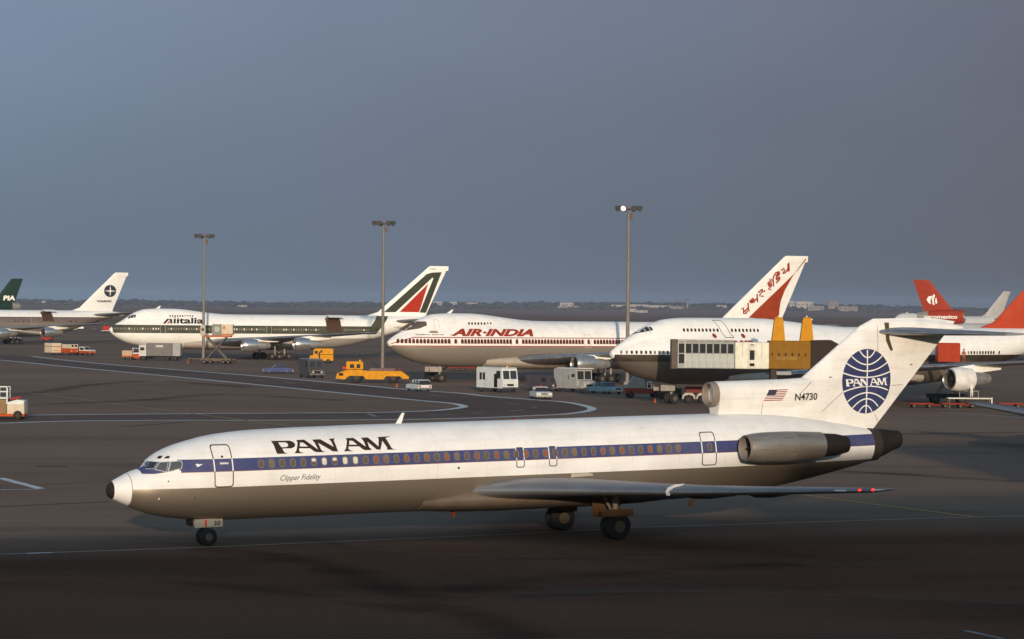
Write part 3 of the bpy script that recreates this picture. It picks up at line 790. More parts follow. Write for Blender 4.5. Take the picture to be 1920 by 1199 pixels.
# tail emblem
gcx, gcz, grx, grz = 39.60, 6.50, 1.50, 1.62
blue_e = M('emblem_blue', (0.045, 0.052, 0.13), 0.45)
ell = [(gcx + grx * math.cos(a * math.pi / 24), gcz + grz * math.sin(a * math.pi / 24)) for a in range(48)]
em = wrap(curve_mesh([ell]), 'globe_emblem', blue_e, jet, sfin, 0.012, 0.25, 0.25)
gx = lambda px: gcx + (px - 518) / 388 * grx
gz = lambda py: gcz - (py - 605) / 480 * grz
arcs = [((405, 150), (525, 255), (640, 150)), ((285, 235), (525, 358), (760, 225)), ((200, 330), (525, 455), (840, 330)), ((140, 470), (525, 548), (900, 465)),
        ((145, 755), (525, 678), (865, 745)), ((215, 900), (520, 775), (820, 895)), ((295, 1000), (520, 865), (715, 985)), ((400, 1065), (515, 965), (620, 1060))]
for i, (p, q, r) in enumerate(arcs):
    pts = []
    for k in range(15):
        t = k / 14; cx = 2 * q[0] - (p[0] + r[0]) / 2; cy = 2 * q[1] - (p[1] + r[1]) / 2
        e = 1.0
        x = (1 - t) ** 2 * p[0] + 2 * t * (1 - t) * cx + t * t * r[0]; y = (1 - t) ** 2 * p[1] + 2 * t * (1 - t) * cy + t * t * r[1]
        pts.append((gx(x), gz(y)))
    wrap(curve_mesh([strip_loop(pts, 0.062)]), 'globe_line', whitep, em, sfin, 0.020, 0.2, 0.25)
wrap(curve_mesh([[(gx(512), gz(140)), (gx(530), gz(140)), (gx(530), gz(1080)), (gx(512), gz(1080))]]), 'globe_line', whitep, em, sfin, 0.022, 0.2)
bm = bmesh.new()
for ls in pan_loops(gx(182), gx(870), gz(672), gz(562)):
    ls = [[(x, z) for x, z in lp] for lp in ls]
    q = curve_mesh(ls); me = bpy.data.meshes.new('q'); q.to_mesh(me); q.free(); bm.from_mesh(me); bpy.data.meshes.remove(me)
wrap(curve_mesh([[(gx(175), gz(678)), (gx(862), gz(678)), (gx(862), gz(556)), (gx(175), gz(556))]]), 'emblem_band', blue_e, em, sfin, 0.024, 0.2, 0.2)
wrap(bm, 'emblem_title', whitep, em, sfin, 0.030, 0.2, 0.2)
# flag and registration
fr0, fz0, fz1 = 33.42, 5.68, 6.22
fl = lambda a, b: (fr0 + a * 1.12 + b * 0.32, fz0 + b * (fz1 - fz0))
flag = wrap(curve_mesh([[fl(0, 0), fl(1, 0), fl(1, 1), fl(0, 1)]]), 'flag', whitep, jet, sfin, 0.014, 0.1, 0.3)
redp = M('flag_red', (0.36, 0.05, 0.03), 0.5)
for k in range(7): wrap(curve_mesh([[fl(0, (2 * k) / 13), fl(1, (2 * k) / 13), fl(1, (2 * k + 1) / 13), fl(0, (2 * k + 1) / 13)]]), 'flag_stripe', redp, flag, sfin, 0.020, 0.2, 0.3)
wrap(curve_mesh([[fl(0, 6 / 13), fl(0.45, 6 / 13), fl(0.45, 1), fl(0, 1)]]), 'flag_canton', M('flag_blue', (0.06, 0.05, 0.08), 0.5), flag, sfin, 0.026, 0.1, 0.3)
wrap(text_bm('N4730', (35.28, 5.64, 36.62, 6.0), 0.0, 0.02), 'registration', black, jet, sfin, 0.016, 0.1, 0.3)
for (xa, za, xb, zb_) in ((36.9, 5.05, 38.15, 6.0), (40.2, 4.85, 40.45, 4.4), (40.45, 4.4, 41.1, 4.42), (33.4, 4.9, 33.42, 5.6), (41.15, 6.25, 41.9, 6.27), (40.25, 9.3, 40.25, 7.9), (35.6, 6.0, 36.3, 6.55)):
    wrap(curve_mesh([strip_loop([(xa, za), (xb, zb_)], 0.022)]), 'panel_joint', M('joint_brown', (0.16, 0.11, 0.08), 0.6), jet, sfin, 0.010, 0.4, 0.4)
for xx, zz in ((37.35, 6.72), (42.3, 7.25)): wrap(curve_mesh([[(xx, zz), (xx + 0.16, zz + 0.02), (xx + 0.14, zz + 0.06), (xx, zz + 0.05)]]), 'vent', black, jet, sfin, 0.012, 0.4)
# tailplane with bullet fairing and its slot
fbt = B(); rings = []
for x, rr in ((39.9, 0.05), (40.4, 0.22), (41.4, 0.30), (43, 0.32), (44.4, 0.24), (45.6, 0.05)):
    rings.append([(x, rr * math.sin(a * math.pi / 9), 9.15 + (x - 42.5) * -0.02 + rr * (1.3 if x > 40.3 else 1) * math.cos(a * math.pi / 9)) for a in range(18)])
fbt.rings(rings).build('bullet_fairing', white_fin, jet, True)
slot = M('slot_brown', (0.10, 0.065, 0.035), 0.6)
wrap(curve_mesh([[(40.66, 9.42), (40.92, 9.42), (40.95, 8.6), (41.18, 8.02), (41.02, 8.0), (40.74, 8.5)]]), 'stabiliser_slot', slot, jet, sfin, 0.02, 0.2, 0.2)
stabm = M('stabiliser_grey', (0.30, 0.30, 0.31), 0.38, 0.2)
for sd in (-1, 1):
    foil_surface('tailplane', [(sd * 0.0, 40.15, 4.7, 8.95, 0.10), (sd * 0.25, 40.3, 4.55, 8.95, 0.10), (sd * 5.45, 44.3, 1.75, 8.83, 0.09)], stabm, jet)
    foil_surface('leading_edge', [(sd * 0.25, 40.3, 4.55, 8.95, 0.10), (sd * 5.44, 44.3, 1.75, 8.83, 0.09)], bare, jet, False, (0, 0.05), 0.006)
dull = M('dull_lip', (0.24, 0.20, 0.165), 0.5, 0.3)
# side engines on short pylons
silver = livery('engine_cowl_metal', (0.33, 0.295, 0.25), [((0.27, 0.24, 0.20), [(1, 0, 0, 33.6)])], rough=0.42, seams=[('x', 1.55, 0.035)], dirt=0.38)
for n_ in silver.node_tree.nodes:
    if n_.type == 'BSDF_PRINCIPLED': n_.inputs['Metallic'].default_value = 0.6; n_.inputs['Roughness'].default_value = 0.42
for sd in (-1, 1):
    e = pod(jet, 30.95, sd * 2.9, 3.56, 0.70, 4.25, 5.75, silver, sootm, 'side_engine', core=0.84, lipm=dull)
    rings = [[(31.9, sd * 1.2, 3.45), (31.9, sd * 2.5, 3.45), (31.9, sd * 2.5, 3.62), (31.9, sd * 1.2, 3.62)], [(32.6, sd * 1.2, 3.3), (32.6, sd * 2.5, 3.3), (32.6, sd * 2.5, 3.85), (32.6, sd * 1.2, 3.85)],
             [(35.0, sd * 0.9, 3.3), (35.0, sd * 2.5, 3.3), (35, sd * 2.5, 3.85), (35, sd * 0.9, 3.85)], [(37.6, sd * 0.6, 3.55), (36.5, sd * 2.3, 3.55), (36.5, sd * 2.3, 3.6), (37.6, sd * 0.6, 3.6)]]
    B().rings(rings).build('engine_pylon', sootm if sd < 0 else silver, jet, True)
# wings: box, slats, fence, flap fairings, tip light
W7 = [(1.2, 16.9, 9.4, 1.92, 0.125), (1.88, 17.4, 8.7, 1.96, 0.125), (3.6, 19.2, 7.1, 2.02, 0.12), (6.0, 21.15, 5.6, 2.06, 0.115), (9.0, 23.1, 4.7, 2.12, 0.11), (12.0, 25.45, 3.8, 2.22, 0.105), (16.3, 28.60, 2.3, 2.40, 0.10), (16.46, 28.9, 1.8, 2.41, 0.06)]
slatm = M('slat_metal', (0.25, 0.245, 0.245), 0.34, 0.5, 0.1)
for sd in (-1, 1):
    foil_surface('wing', [(sd * a, b, c, d, e) for a, b, c, d, e in W7], wingm, jet)
    foil_surface('slat', [(sd * a, b, c, d, e) for a, b, c, d, e in W7[3:7]], slatm, jet, False, (0, 0.11), 0.012)
    foil_surface('krueger_flap', [(sd * a, b, c, d, e) for a, b, c, d, e in W7[1:4]], slatm, jet, False, (0, 0.07), 0.010)
    fe = B()
    fe.prism([(23.16, 1.98), (23.10, 2.14), (23.22, 2.34), (23.6, 2.47), (24.1, 2.48), (23.9, 2.40), (23.5, 2.32), (23.34, 2.18), (23.32, 1.98)], 0.05, sd * 9.2)
    fe.build('wing_fence', wpaint, jet)
    for yy, xx, zz, ll in ((4.6, 24.3, 1.62, 3.2), (7.4, 25.2, 1.78, 2.9), (10.6, 26.6, 1.98, 2.4)):
        B().lathe([(0, 0.02), (0.3, 0.15), (1.2, 0.2), (ll - 0.4, 0.12), (ll, 0.02)], (xx, sd * yy, zz), 12).build('flap_track_fairing', wingm, jet, True)
    B().box(24.75, sd * 8.6, 1.55, 0.22, 0.03, 0.34, 0, 0.4).build('flap_vane', M('vane_tan', (0.35, 0.2, 0.1), 0.5), jet)
    B().lathe([(0, 0.03), (0.2, 0.05), (0.5, 0.03), (1.0, 0.008)], (29.4, sd * 16.44, 2.42), 8).build('static_wick', wpaint, jet, True)
    lp = M('nav_red' if sd < 0 else 'nav_green', (0.8, 0.03, 0.02) if sd < 0 else (0.02, 0.5, 0.1), 0.3, emit=((1.0, 0.03, 0.01) if sd < 0 else (0.05, 1, 0.2)) + (1.6,))
    for q in (0, 1): B().ball((28.78 + q * 0.6, sd * (16.36 + q * 0.12), 2.44), 0.07, (1.2, 0.8, 0.8), 2).build('position_light', lp, jet, True)
    B().box(28.2, sd * 15.72, 2.41, 0.5, 0.3, 0.05, math.radians(-38) * -sd).build('wing_tip_lamp', wpaint, jet)
# wing-body fairing
rings = []
for x, k in ((14.8, 0.02), (15.6, 0.35), (16.8, 0.75), (18.5, 1), (24.5, 1), (26.5, 0.7), (28.4, 0.02)):
    rings.append([(x, (1.2 + 0.82 * k) * math.cos(a * math.pi / 12), 1.55 + 0.0 * k + (0.50 + 0.16 * k) * math.sin(a * math.pi / 12) * (1 if math.sin(a * math.pi / 12) < 0 else 1.1 * k + 0.05)) for a in range(24)])
B().rings(rings).build('wing_fairing', M('fairing_tan', (0.20, 0.15, 0.105), 0.5, 0.1), jet, True)
wrap(curve_mesh([[(22.15, 2.42), (23.35, 2.46), (23.30, 2.54), (23.1, 2.60), (22.17, 2.60)]]), 'fairing_patch', M('patch_cream', (0.5, 0.44, 0.36), 0.5), jet, s7, 0.012, 0.1)
# nose gear
gz7 = lambda x: -P7[3] * x
def leg(parent, x, y, ztop, zwheel, r=0.09, name='gear_leg'):
    b = B().tube((x, y, zwheel), (x, y, ztop), r, r, 12); b.tube((x - 0.05, y, zwheel + 0.45), (x - 0.9, y, ztop + 0.1), r * 0.5, r * 0.5, 8)
    b.tube((x, y - 0.36, zwheel), (x, y + 0.36, zwheel), r * 0.8, r * 0.8, 10)
    return b.build(name, strutm, parent, True)
leg(jet, 4.65, 0, 1.2, gz7(4.65) + 0.40)
for sd in (-1, 1):
    gear_wheel(jet, 4.65, sd * 0.24, gz7(4.65) + 0.40, 0.40, 0.24)
    gd = B().box(4.60, sd * 0.46, 0.95, 1.34, 0.03, 0.38, bev=0.008).build('gear_door', M('door_cream', (0.48, 0.42, 0.33), 0.45), jet)
    if sd < 0:
        B().box(4.46, -0.482, 0.95, 0.09, 0.012, 0.32).build('red_mark', M('mark_red', (0.85, 0.06, 0.03), 0.5), gd)
        bm = text_bm('30', (4.84, 0.83, 5.14, 1.03), 0, 0.02); wrap(bm, 'fleet_number', black, gd, lambda x, z: 0.476, 0.008, 1)
B().box(3.85, 0, 0.98, 0.14, 0.5, 0.26).build('taxi_lamp', sootm, jet)
# main gear
for sd in (-1, 1):
    leg(jet, 23.92, sd * 2.86, 2.0, gz7(23.92) + 0.62, 0.14)
    for q in (-0.28, 0.28): gear_wheel(jet, 23.92, sd * 2.86 + q, gz7(23.92) + 0.62, 0.62, 0.36)
    B().box(23.8, sd * 2.2, 0.95, 1.5, 0.04, 0.9, ry=0.08, bev=0.01).build('gear_door', M('door_rust', (0.17, 0.09, 0.045), 0.5), jet)
    B().box(23.8, sd * 3.30, 0.78, 1.7, 0.05, 0.34, bev=0.01).build('gear_fairing', MATS['door_rust'], jet)
B().prism([(16.75, 0.98), (16.95, 0.98), (16.93, 0.66), (16.83, 0.66)], 0.05).build('belly_aerial', orange, jet)
B().ball((21.5, 0, 0.93), 0.09, (1, 1, 0.6), 1).build('belly_beacon', red, jet)
B().ball((20.0, 0, 5.14), 0.08, (1, 1, 0.8), 1).build('crown_beacon', red, jet)

# the same kind of jet parked off the right edge: only its wing reaches into view
jet2 = copy_tree(jet)
jet2.location = (0, 0, 0); jet2.name = 'trijet_airliner'
tip = atD(1818, 757, 240)
th2 = math.radians(62); c2, s2 = math.cos(th2), math.sin(th2)
jet2.rotation_euler = (0, 0, th2)
jet2.location = (tip.x - (29 * c2 - 16.4 * s2), 240 - (29 * s2 + 16.4 * c2), 0)
jet2['label'] = 'airliner beyond the right edge with just its grey wing tip reaching in'

for ch in list(jet2.children):
    if ch.name.split('.')[0] in ('wing', 'slat', 'krueger_flap', 'wing_fence', 'flap_track_fairing', 'flap_vane', 'static_wick', 'position_light', 'wing_tip_lamp'):
        if sum(v.co.y for v in ch.data.vertices) > 0:
            bpy.data.objects.remove(ch)
W8 = [(1.2, 16.9, 9.4, 1.95, 0.125), (3.6, 19.2, 7.4, 2.15, 0.12), (6.0, 21.2, 6.2, 2.35, 0.12), (9.0, 23.4, 5.3, 2.62, 0.12), (12.0, 25.6, 4.5, 2.90, 0.125), (15.6, 28.2, 3.4, 3.22, 0.12), (16.4, 28.9, 2.6, 3.30, 0.08)]
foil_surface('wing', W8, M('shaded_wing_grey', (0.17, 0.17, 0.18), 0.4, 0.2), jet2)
foil_surface('slat', W8[2:6], slatm, jet2, False, (0, 0.09), 0.012)

# ------------------------------------------------------------------ wide-body airliners
M('outline_grey', (0.35, 0.30, 0.26), 0.5)
def jumbo(pl, label, skin, fin_mat, cowl, sud=False, zmin=None, wing=wingm, engines=True, name='jumbo_airliner', x_win=(), win_mat=None, pane_mat=None, udw=(), udw_mat=None, arch=False, cockpit=True, dz=0.0, gear=True, wstep=0.508, lipm=bare):
    J = thing(name, label, 'airplane', (pl[0], pl[1], dz), pl[2])
    if sud: zt = pw([(0, 5.75), (0.05, 5.95), (0.4, 6.25), (1.1, 6.75), (2.45, 7.62), (4.58, 8.80), (7.4, 9.65), (10.4, 9.80), (20, 9.78), (24, 9.5), (28.4, 9.07), (32.3, 8.85), (58, 8.85), (64, 8.7), (67.5, 8.45), (68.6, 8.2)])
    else: zt = pw([(0, 5.70), (0.05, 5.85), (0.4, 6.15), (1.1, 6.64), (2.76, 7.60), (4.6, 8.85), (6.7, 9.65), (9.5, 9.85), (13, 9.83), (15.6, 9.62), (18.8, 9.22), (22.7, 8.85), (25, 8.8), (58, 8.8), (64, 8.65), (67.5, 8.4), (68.6, 8.2)])
    mainc = pw([(0, 5.7), (0.05, 5.85), (0.4, 6.1), (1.1, 6.5), (2.76, 7.2), (5, 7.9), (8, 8.4), (12, 8.7), (16, 8.8), (60, 8.85), (68.6, 8.4)])
    zb = pw([(0, 5.62), (0.05, 5.4), (0.4, 4.9), (1.5, 4.05), (4, 2.95), (8.3, 2.3), (12, 2.15), (44, 2.12), (49, 2.75), (55, 4.3), (61, 6.0), (68.6, 7.5)])
    hw = pw([(0, 0.05), (0.05, 0.28), (0.4, 0.75), (1.5, 1.5), (4, 2.35), (8, 3.0), (12, 3.22), (14, 3.25), (44, 3.25), (50, 2.95), (57, 2.1), (63, 1.25), (68.6, 0.35)])
    upr = pw([(0, 0.4), (3, 1.2), (6, 1.9), (9, 2.15), (40, 2.2)])
    sf = fuselage_fn(zt, zb, hw, mainc, upr)
    xs = [0, 0.02, 0.05, 0.15, 0.4, 0.8, 1.3, 2, 2.8, 3.6, 4.6, 5.6, 6.7, 8, 9.5, 11, 13, 14.5, 16, 17.5, 19, 21, 23, 25, 28, 32.3, 38, 44, 46.5, 49, 52, 55, 58, 61, 64, 66, 67.5, 68.6]
    fuselage_mesh(0, 68.6, zt, zb, sf, xs, 26).build('fuselage', skin, J, True)
    # fin
    le = pw([(8.3, 51.5), (8.9, 53.0), (9.5, 55.0), (18.85, 65.9), (18.95, 66.2)], False); te = pw([(8.3, 65.2), (9.4, 65.5), (18.0, 69.6), (18.05, 70.05), (18.95, 70.1)], False)
    secs = [(z, le(z), te(z) - le(z), 0, 0.085 if z < 18.8 else 0.05) for z in (8.3, 8.9, 9.5, 11, 13, 15, 17, 18.0, 18.06, 18.8, 18.95)]
    foil_surface('fin', secs, fin_mat, J, True)
    def sfn(x, z):
        l, t_ = le(z), te(z); a = (x - l) / (t_ - l)
        return airfoil(a, 0.085) * (t_ - l) if 0 < a < 1 else 0.02
    for sd in (-1, 1):
        foil_surface('tailplane', [(sd * 0.6, 57.4, 9.6, 7.55, 0.10), (sd * 11.05, 66.3, 2.7, 8.55, 0.09)], wing, J)
        ws = [(sd * 1.0, 17.2, 17.0, 3.0, 0.12), (sd * 3.2, 19.3, 14.9, 3.25, 0.12), (sd * 11.7, 26.7, 8.9, 4.1, 0.10), (sd * 20.8, 34.6, 6.4, 4.85, 0.09), (sd * 29.6, 42.3, 4.0, 5.6, 0.085), (sd * 29.8, 42.8, 3.0, 5.62, 0.05)]
        foil_surface('wing', ws, wing, J)
        foil_surface('leading_edge', ws[1:5], bare, J, False, (0, 0.045), 0.012)
        if engines:
            for (ex, ey, ez) in ((23.6, 11.7, 2.85), (31.4, 20.8, 3.25)):
                e = pod(J, ex, sd * ey, ez, 1.28, 3.0, 5.6, cowl, alu, 'engine', core=0.66)
                wz = 4.1 + (ey - 11.7) * 0.0825; wx_ = ex + 3.4
                B().rings([[(ex + 1.2, sd * ey - 0.12, ez + 1.2), (ex + 1.2, sd * ey + 0.12, ez + 1.2), (ex + 1.2, sd * ey + 0.12, ez + 1.35), (ex + 1.2, sd * ey - 0.12, ez + 1.35)],
                           [(ex + 3.4, sd * ey - 0.18, ez + 0.6), (ex + 3.4, sd * ey + 0.18, ez + 0.6), (ex + 3.4, sd * ey + 0.18, wz), (ex + 3.4, sd * ey - 0.18, wz)],
                           [(ex + 7.4, sd * ey - 0.1, wz - 0.55), (ex + 7.4, sd * ey + 0.1, wz - 0.55), (ex + 7.4, sd * ey + 0.1, wz - 0.2), (ex + 7.4, sd * ey - 0.1, wz - 0.2)]]).build('engine_pylon', wpaint, J)
    rings = []
    for x, k in ((14.5, 0.02), (17, 0.6), (20, 1), (33, 1), (38, 0.6), (42.5, 0.02)):
        rings.append([(x, (2.4 + 1.05 * k) * math.cos(a * math.pi / 12), 2.95 + (1.0 + 0.15 * k) * math.sin(a * math.pi / 12)) for a in range(24)])
    B().rings(rings).build('wing_fairing', M('jumbo_fairing', (0.40, 0.34, 0.27), 0.45), J, True)
    if cockpit:
        pts = [(3.25, 8.05), (4.95, 8.62), (4.85, 8.14), (3.5, 7.86)] if not sud else [(2.35, 8.02 - 0.35), (4.5, 8.75), (4.85, 8.74), (4.9, 8.36), (3.2, 8.02)]
        if not sud: pts = [(3.3, 8.0), (4.2, 8.5), (4.98, 8.62), (4.95, 8.10), (3.6, 7.82)]
        o = wrap(curve_mesh([pts]), 'cockpit_window', glass, J, sf, 0.02, 0.1, 0.3)
        for q in (3.95, 4.45): wrap(curve_mesh([[(q, 7.9), (q + 0.09, 7.9), (q + 0.2, 8.7), (q + 0.11, 8.7)]]), 'window_post', frame, o, sf, 0.03, 0.1)
    base = rrect(-0.13, -0.2, 0.13, 0.2, 0.1, 2)
    if x_win:
        if arch:
            a_ = [(-0.21, -0.34), (0.21, -0.34), (0.21, 0.10), (0.15, 0.28), (0.0, 0.36), (-0.15, 0.28), (-0.21, 0.10)]
            wm = plate_mesh(a_, 0.02).mesh('window'); wm.materials.append(win_mat)
            pm = plate_mesh([(-0.12, -0.26), (0.12, -0.26), (0.12, 0.08), (0.0, 0.22), (-0.12, 0.08)], 0.03).mesh('pane'); pm.materials.append(pane_mat)
        else:
            wm = plate_mesh(base, 0.02).mesh('window'); wm.materials.append(win_mat); pm = None
            alt = plate_mesh(base, 0.02).mesh('window'); alt.materials.append(pane_mat) if pane_mat else None
        for k, x in enumerate(x_win):
            me_ = wm
            if not arch and pane_mat and rnd.random() < 0.25: me_ = alt
            o = obj('window', me_, J); stick(o, sf, x, 5.88)
            if pm: obj('pane', pm, o)
    if udw:
        um = plate_mesh(base, 0.02).mesh('upper_deck_window'); um.materials.append(udw_mat or black)
        for x in udw: stick(obj('upper_deck_window', um, J), sf, x, 8.40)
    B().prism([(9.2, 9.8), (9.9, 9.8), (10.3, 10.35), (10.05, 10.35)] if not sud else [(26.6, 9.1), (27.2, 9.05), (27.9, 9.75), (27.6, 9.75)], 0.06).build('aerial', wpaint, J)
    if gear:
        for (gx_, gy_, n) in ((8.2, 0, 1), (32.0, 5.5, 2), (32.0, -5.5, 2), (35.0, 1.9, 2), (35.0, -1.9, 2)):
            B().tube((gx_, gy_, 0.62 - dz), (gx_, gy_, 2.9), 0.16, 0.2, 10).build('gear_leg', strutm, J, True)
            for q in (-0.56, 0.56):
                for w_ in ((-0.74, 0.74) if n == 2 else (0,)):
                    gear_wheel(J, gx_ + w_, gy_ + q, 0.62 - dz, 0.62, 0.42)
        for sd in (-1, 1): B().box(7.2, sd * 0.75, 1.85, 1.9, 0.05, 0.7).build('gear_door', MATS['outline_grey'], J)
    return J, sf, sfn
def circ(cx, cz, rx, rz, n=24): return [(cx + rx * math.cos(2 * math.pi * k / n), cz + rz * math.sin(2 * math.pi * k / n)) for k in range(n)]
def plist(pl, pts, ox, oy, sc, y): return [on_plane(pl, ox + a / sc, oy + b / sc, y) for a, b in pts]
def cargo_door(J, sf, x0, x1, z0, z1):
    o = wrap(curve_mesh([rrect(x0, z0, x1, z1, 0.15)]), 'cargo_doorway', M('hold_brown', (0.075, 0.04, 0.022), 0.7), J, sf, 0.03, 0.3)
    y = -(sf(x0, z1) + 0.05)
    b = B().rings([[(x0, y, z1), (x1, y, z1), (x1, y, z1 + 0.1), (x0, y, z1 + 0.1)], [(x0, y - 1.7, z1 + 0.55), (x1, y - 1.7, z1 + 0.55), (x1, y - 1.7, z1 + 0.65), (x0, y - 1.7, z1 + 0.65)], [(x0, y - 2.9, z1 + 0.2), (x1, y - 2.9, z1 + 0.2), (x1, y - 2.9, z1 + 0.3), (x0, y - 2.9, z1 + 0.3)]])
    b.build('cargo_door', wpaint, J)
    for x in (x0 + 0.2, x1 - 0.2): B().tube((x, y, z1 - 0.8), (x, y - 1.6, z1 + 0.5), 0.05).build('door_strut', strutm, J)
def jdoor(J, sf, xs_, z0=4.75, z1=6.95, w=1.05, col=None):
    for x in xs_:
        wrap(curve_mesh([rrect(x, z0, x + w, z1, 0.15), rrect(x + 0.05, z0 + 0.05, x + w - 0.05, z1 - 0.05, 0.12)]), 'door_outline', col or M('outline_grey', (0.35, 0.30, 0.26), 0.5), J, sf, 0.02, 0.2)

M('outline_grey', (0.35, 0.30, 0.26), 0.5)
# 1: green-striped jumbo
PA = (-78.6, 572.5, 0.361, 0)
green = (0.050, 0.052, 0.033)
gp = [on_plane(PA, *p, -2.6) for p in ((697, 611), (712, 592.5), (709, 624), (734, 592.5))]
def line_cond(p, q, right=True):
    a, b = q[1] - p[1], -(q[0] - p[0]); d = a * p[0] + b * p[1]
    return (a, 0, b, d) if right else (-a, 0, -b, -d)
GT, GB = 6.62, 5.02
skinA = livery('green_stripe_skin', WHITE, [
    (green, [(0, 0, 1, GB), (0, 0, -1, -GT), (1, 0, 0, 0.5), (-1, 0, 0, -(gp[0][0] + 1.2)), (1, 0, -0.9, -5.2), (1, 0, 0.9, 5.3)]),
    (green, [line_cond(gp[0], gp[1]), line_cond(gp[2], gp[3], False), (0, 0, 1, GB), (-1, 0, 0, -60)]),
    (WHITE, [(0, 0, 1, 8.86)]),
    ((0.33, 0.30, 0.25), [(1, 0, 0, 40), (0, 0, -1, -4.2)]),
], dirt=0.06)
finA = livery('white_fin', WHITE, [], dirt=0.05)
lightw = M('lit_window', (0.75, 0.68, 0.52), 0.4); dimw = M('dim_window', (0.22, 0.20, 0.16), 0.4)
xwA = [0.95 + 0.508 * i for i in range(102) if not (9.3 < 0.95 + 0.508 * i < 10.7 or 19.6 < 0.95 + 0.508 * i < 21.0 or 30.6 < 0.95 + .508 * i < 32 or 42 < 0.95 + .508 * i < 47)]
JA, sA, sfA = jumbo(PA, 'white jumbo jet with dark green stripe and green, white and red tail', skinA, finA, M('cowl_silver', (0.55, 0.53, 0.50), 0.25, 0.8), x_win=xwA, win_mat=dimw, pane_mat=lightw, udw=[11.68 + i * 0.508 for i in range(10)])
tl = lambda pts: plist(PA, pts, 440, 480, 4.0, -0.3)
wrap(curve_mesh([tl([(1118, 425), (1440, 140), (1480, 128), (1555, 125), (1438, 430), (1388, 428), (1492, 172), (1484, 166), (1205, 425)])]), 'tail_letter', M('tail_green', green, 0.45), JA, sfA, 0.03, 0.8, 1.0)
wrap(curve_mesh([tl([(1235, 423), (1452, 212), (1385, 425)])]), 'tail_triangle', M('tail_red', (0.42, 0.030, 0.010), 0.45), JA, sfA, 0.03, 0.8, 1.0)
wrap(text_bm('litalia', (12.12, 6.92, 18.15, 8.15), 0.12, 0.03), 'airline_title', black, JA, sA, 0.03, 0.25)
al = lambda pts: [(10.1 + (x - 10) / 75 * 1.85, 6.92 + (75 - y) / 75 * 1.22) for x, y in pts]
wrap(curve_mesh([al([(5, 75), (60, 2), (84, 2), (84, 75), (66, 75), (66, 20), (28, 75)])]), 'title_letter', black, JA, sA, 0.03, 0.25)
wrap(curve_mesh([al([(38, 75), (63, 40), (60, 75)])]), 'title_triangle', MATS['tail_red'], JA, sA, 0.03, 0.25)
jdoor(JA, sA, (9.45, 19.8, 30.9, 56.0), col=M('door_light', (0.55, 0.5, 0.42), 0.5))
cargo_door(JA, sA, 43.3, 46.4, 5.45, 8.2)
wrap(text_bm('I-DEMC', (58.0, 6.3, 59.9, 6.62)), 'registration', black, JA, sA, 0.03, 0.3)
wrap(text_bm('747', (66.0, 18.15, 67.2, 18.5)), 'fin_mark', black, JA, sfA, 0.03, 0.3)

# 2: red-lettered jumbo
PI_ = (-17.55, 414, 0.4714, 0)
skinI = livery('red_line_skin', (0.79, 0.76, 0.71), [
    ((0.235, 0.20, 0.165), [(0, 0, -1, -5.13), (1, 0, 0, 0.25)], 0.25),
    ((0.38, 0.05, 0.025), [(0, 0, 1, 5.13), (0, 0, -1, -5.26), (1, 0, 0, 0.4)]),
    ((0.26, 0.045, 0.03), [(0, 0, 1, 6.33), (0, 0, -1, -6.46), (1, 0, 0, 3.2)]),
    ((0.26, 0.045, 0.03), [(-0.3, 0, 1, 5.36), (0.3, 0, -1, -5.49), (-1, 0, 0, -3.25), (1, 0, 0, 0.3)]),
], dirt=0.08)
finI = livery('red_white_fin', (0.76, 0.73, 0.67), [], dirt=0.06)
redA = M('arch_red', (0.20, 0.032, 0.018), 0.5); archp = M('arch_pane', (0.05, 0.028, 0.022), 0.4)
xwI = [1.1 + 0.508 * i for i in range(74) if not (8.45 < 1.1 + .508 * i < 9.0 or 9.5 < 1.1 + .508 * i < 10.1 or 17.9 < 1.1 + .508 * i < 18.5 or 19.0 < 1.1 + .508 * i < 19.5 or 29.8 < 1.1 + .508 * i < 30.3 or 30.9 < 1.1 + .508 * i < 31.5)]
JI, sI, sfI = jumbo(PI_, 'white jumbo jet with red lettering, arched red window frames and grey belly', skinI, finI, M('cowl_grey', (0.50, 0.48, 0.44), 0.3, 0.75), x_win=xwI, win_mat=redA, pane_mat=archp, arch=True, udw=[11.87 + i * 0.5 for i in range(8)])
titler = M('title_red', (0.31, 0.034, 0.014), 0.45)
wrap(text_bm('AIR\u00b7INDIA', (8.55, 6.62, 21.6, 7.66), 0.45, 0.05), 'airline_title', titler, JI, sI, 0.03, 0.25)
wrap(curve_mesh([plist(PI_, [(757 - 700, 619 - 560), (783 - 700, 604 - 560), (803 - 700, 603.5 - 560), (803 - 700, 611 - 560), (790 - 700, 617 - 560), (768 - 700, 621 - 560)], 700, 560, 1.0, -2.0)]), 'glare_patch', M('glare_brown', (0.10, 0.08, 0.07), 0.5), JI, sI, 0.04, 0.1, 0.2)
wrap(text_bm('SAMRAT ASHOK', (3.6, 6.72, 7.6, 6.88), 0.0, 0.02), 'aircraft_name', black, JI, sI, 0.03, 0.25)
for z_, cc in ((7.22, M('flag_saffron', (0.45, 0.1, 0.02))), (7.06, M('flag_green', (0.04, 0.10, 0.03)))): wrap(curve_mesh([[(5.55, z_), (6.75, z_), (6.85, z_ + 0.12), (5.65, z_ + 0.12)]]), 'flag_band', cc, JI, sI, 0.03, 0.25)
jdoor(JI, sI, (8.45, 17.95, 29.9), 5.0, 6.9, 1.15, M('door_tan', (0.5, 0.36, 0.28), 0.5))
jdoor(JI, sI, (6.45,), 7.6, 8.9, 0.75, MATS['outline_grey'])
ti = lambda pts: plist(PI_, pts, 1340, 470, 8.0, -0.3)
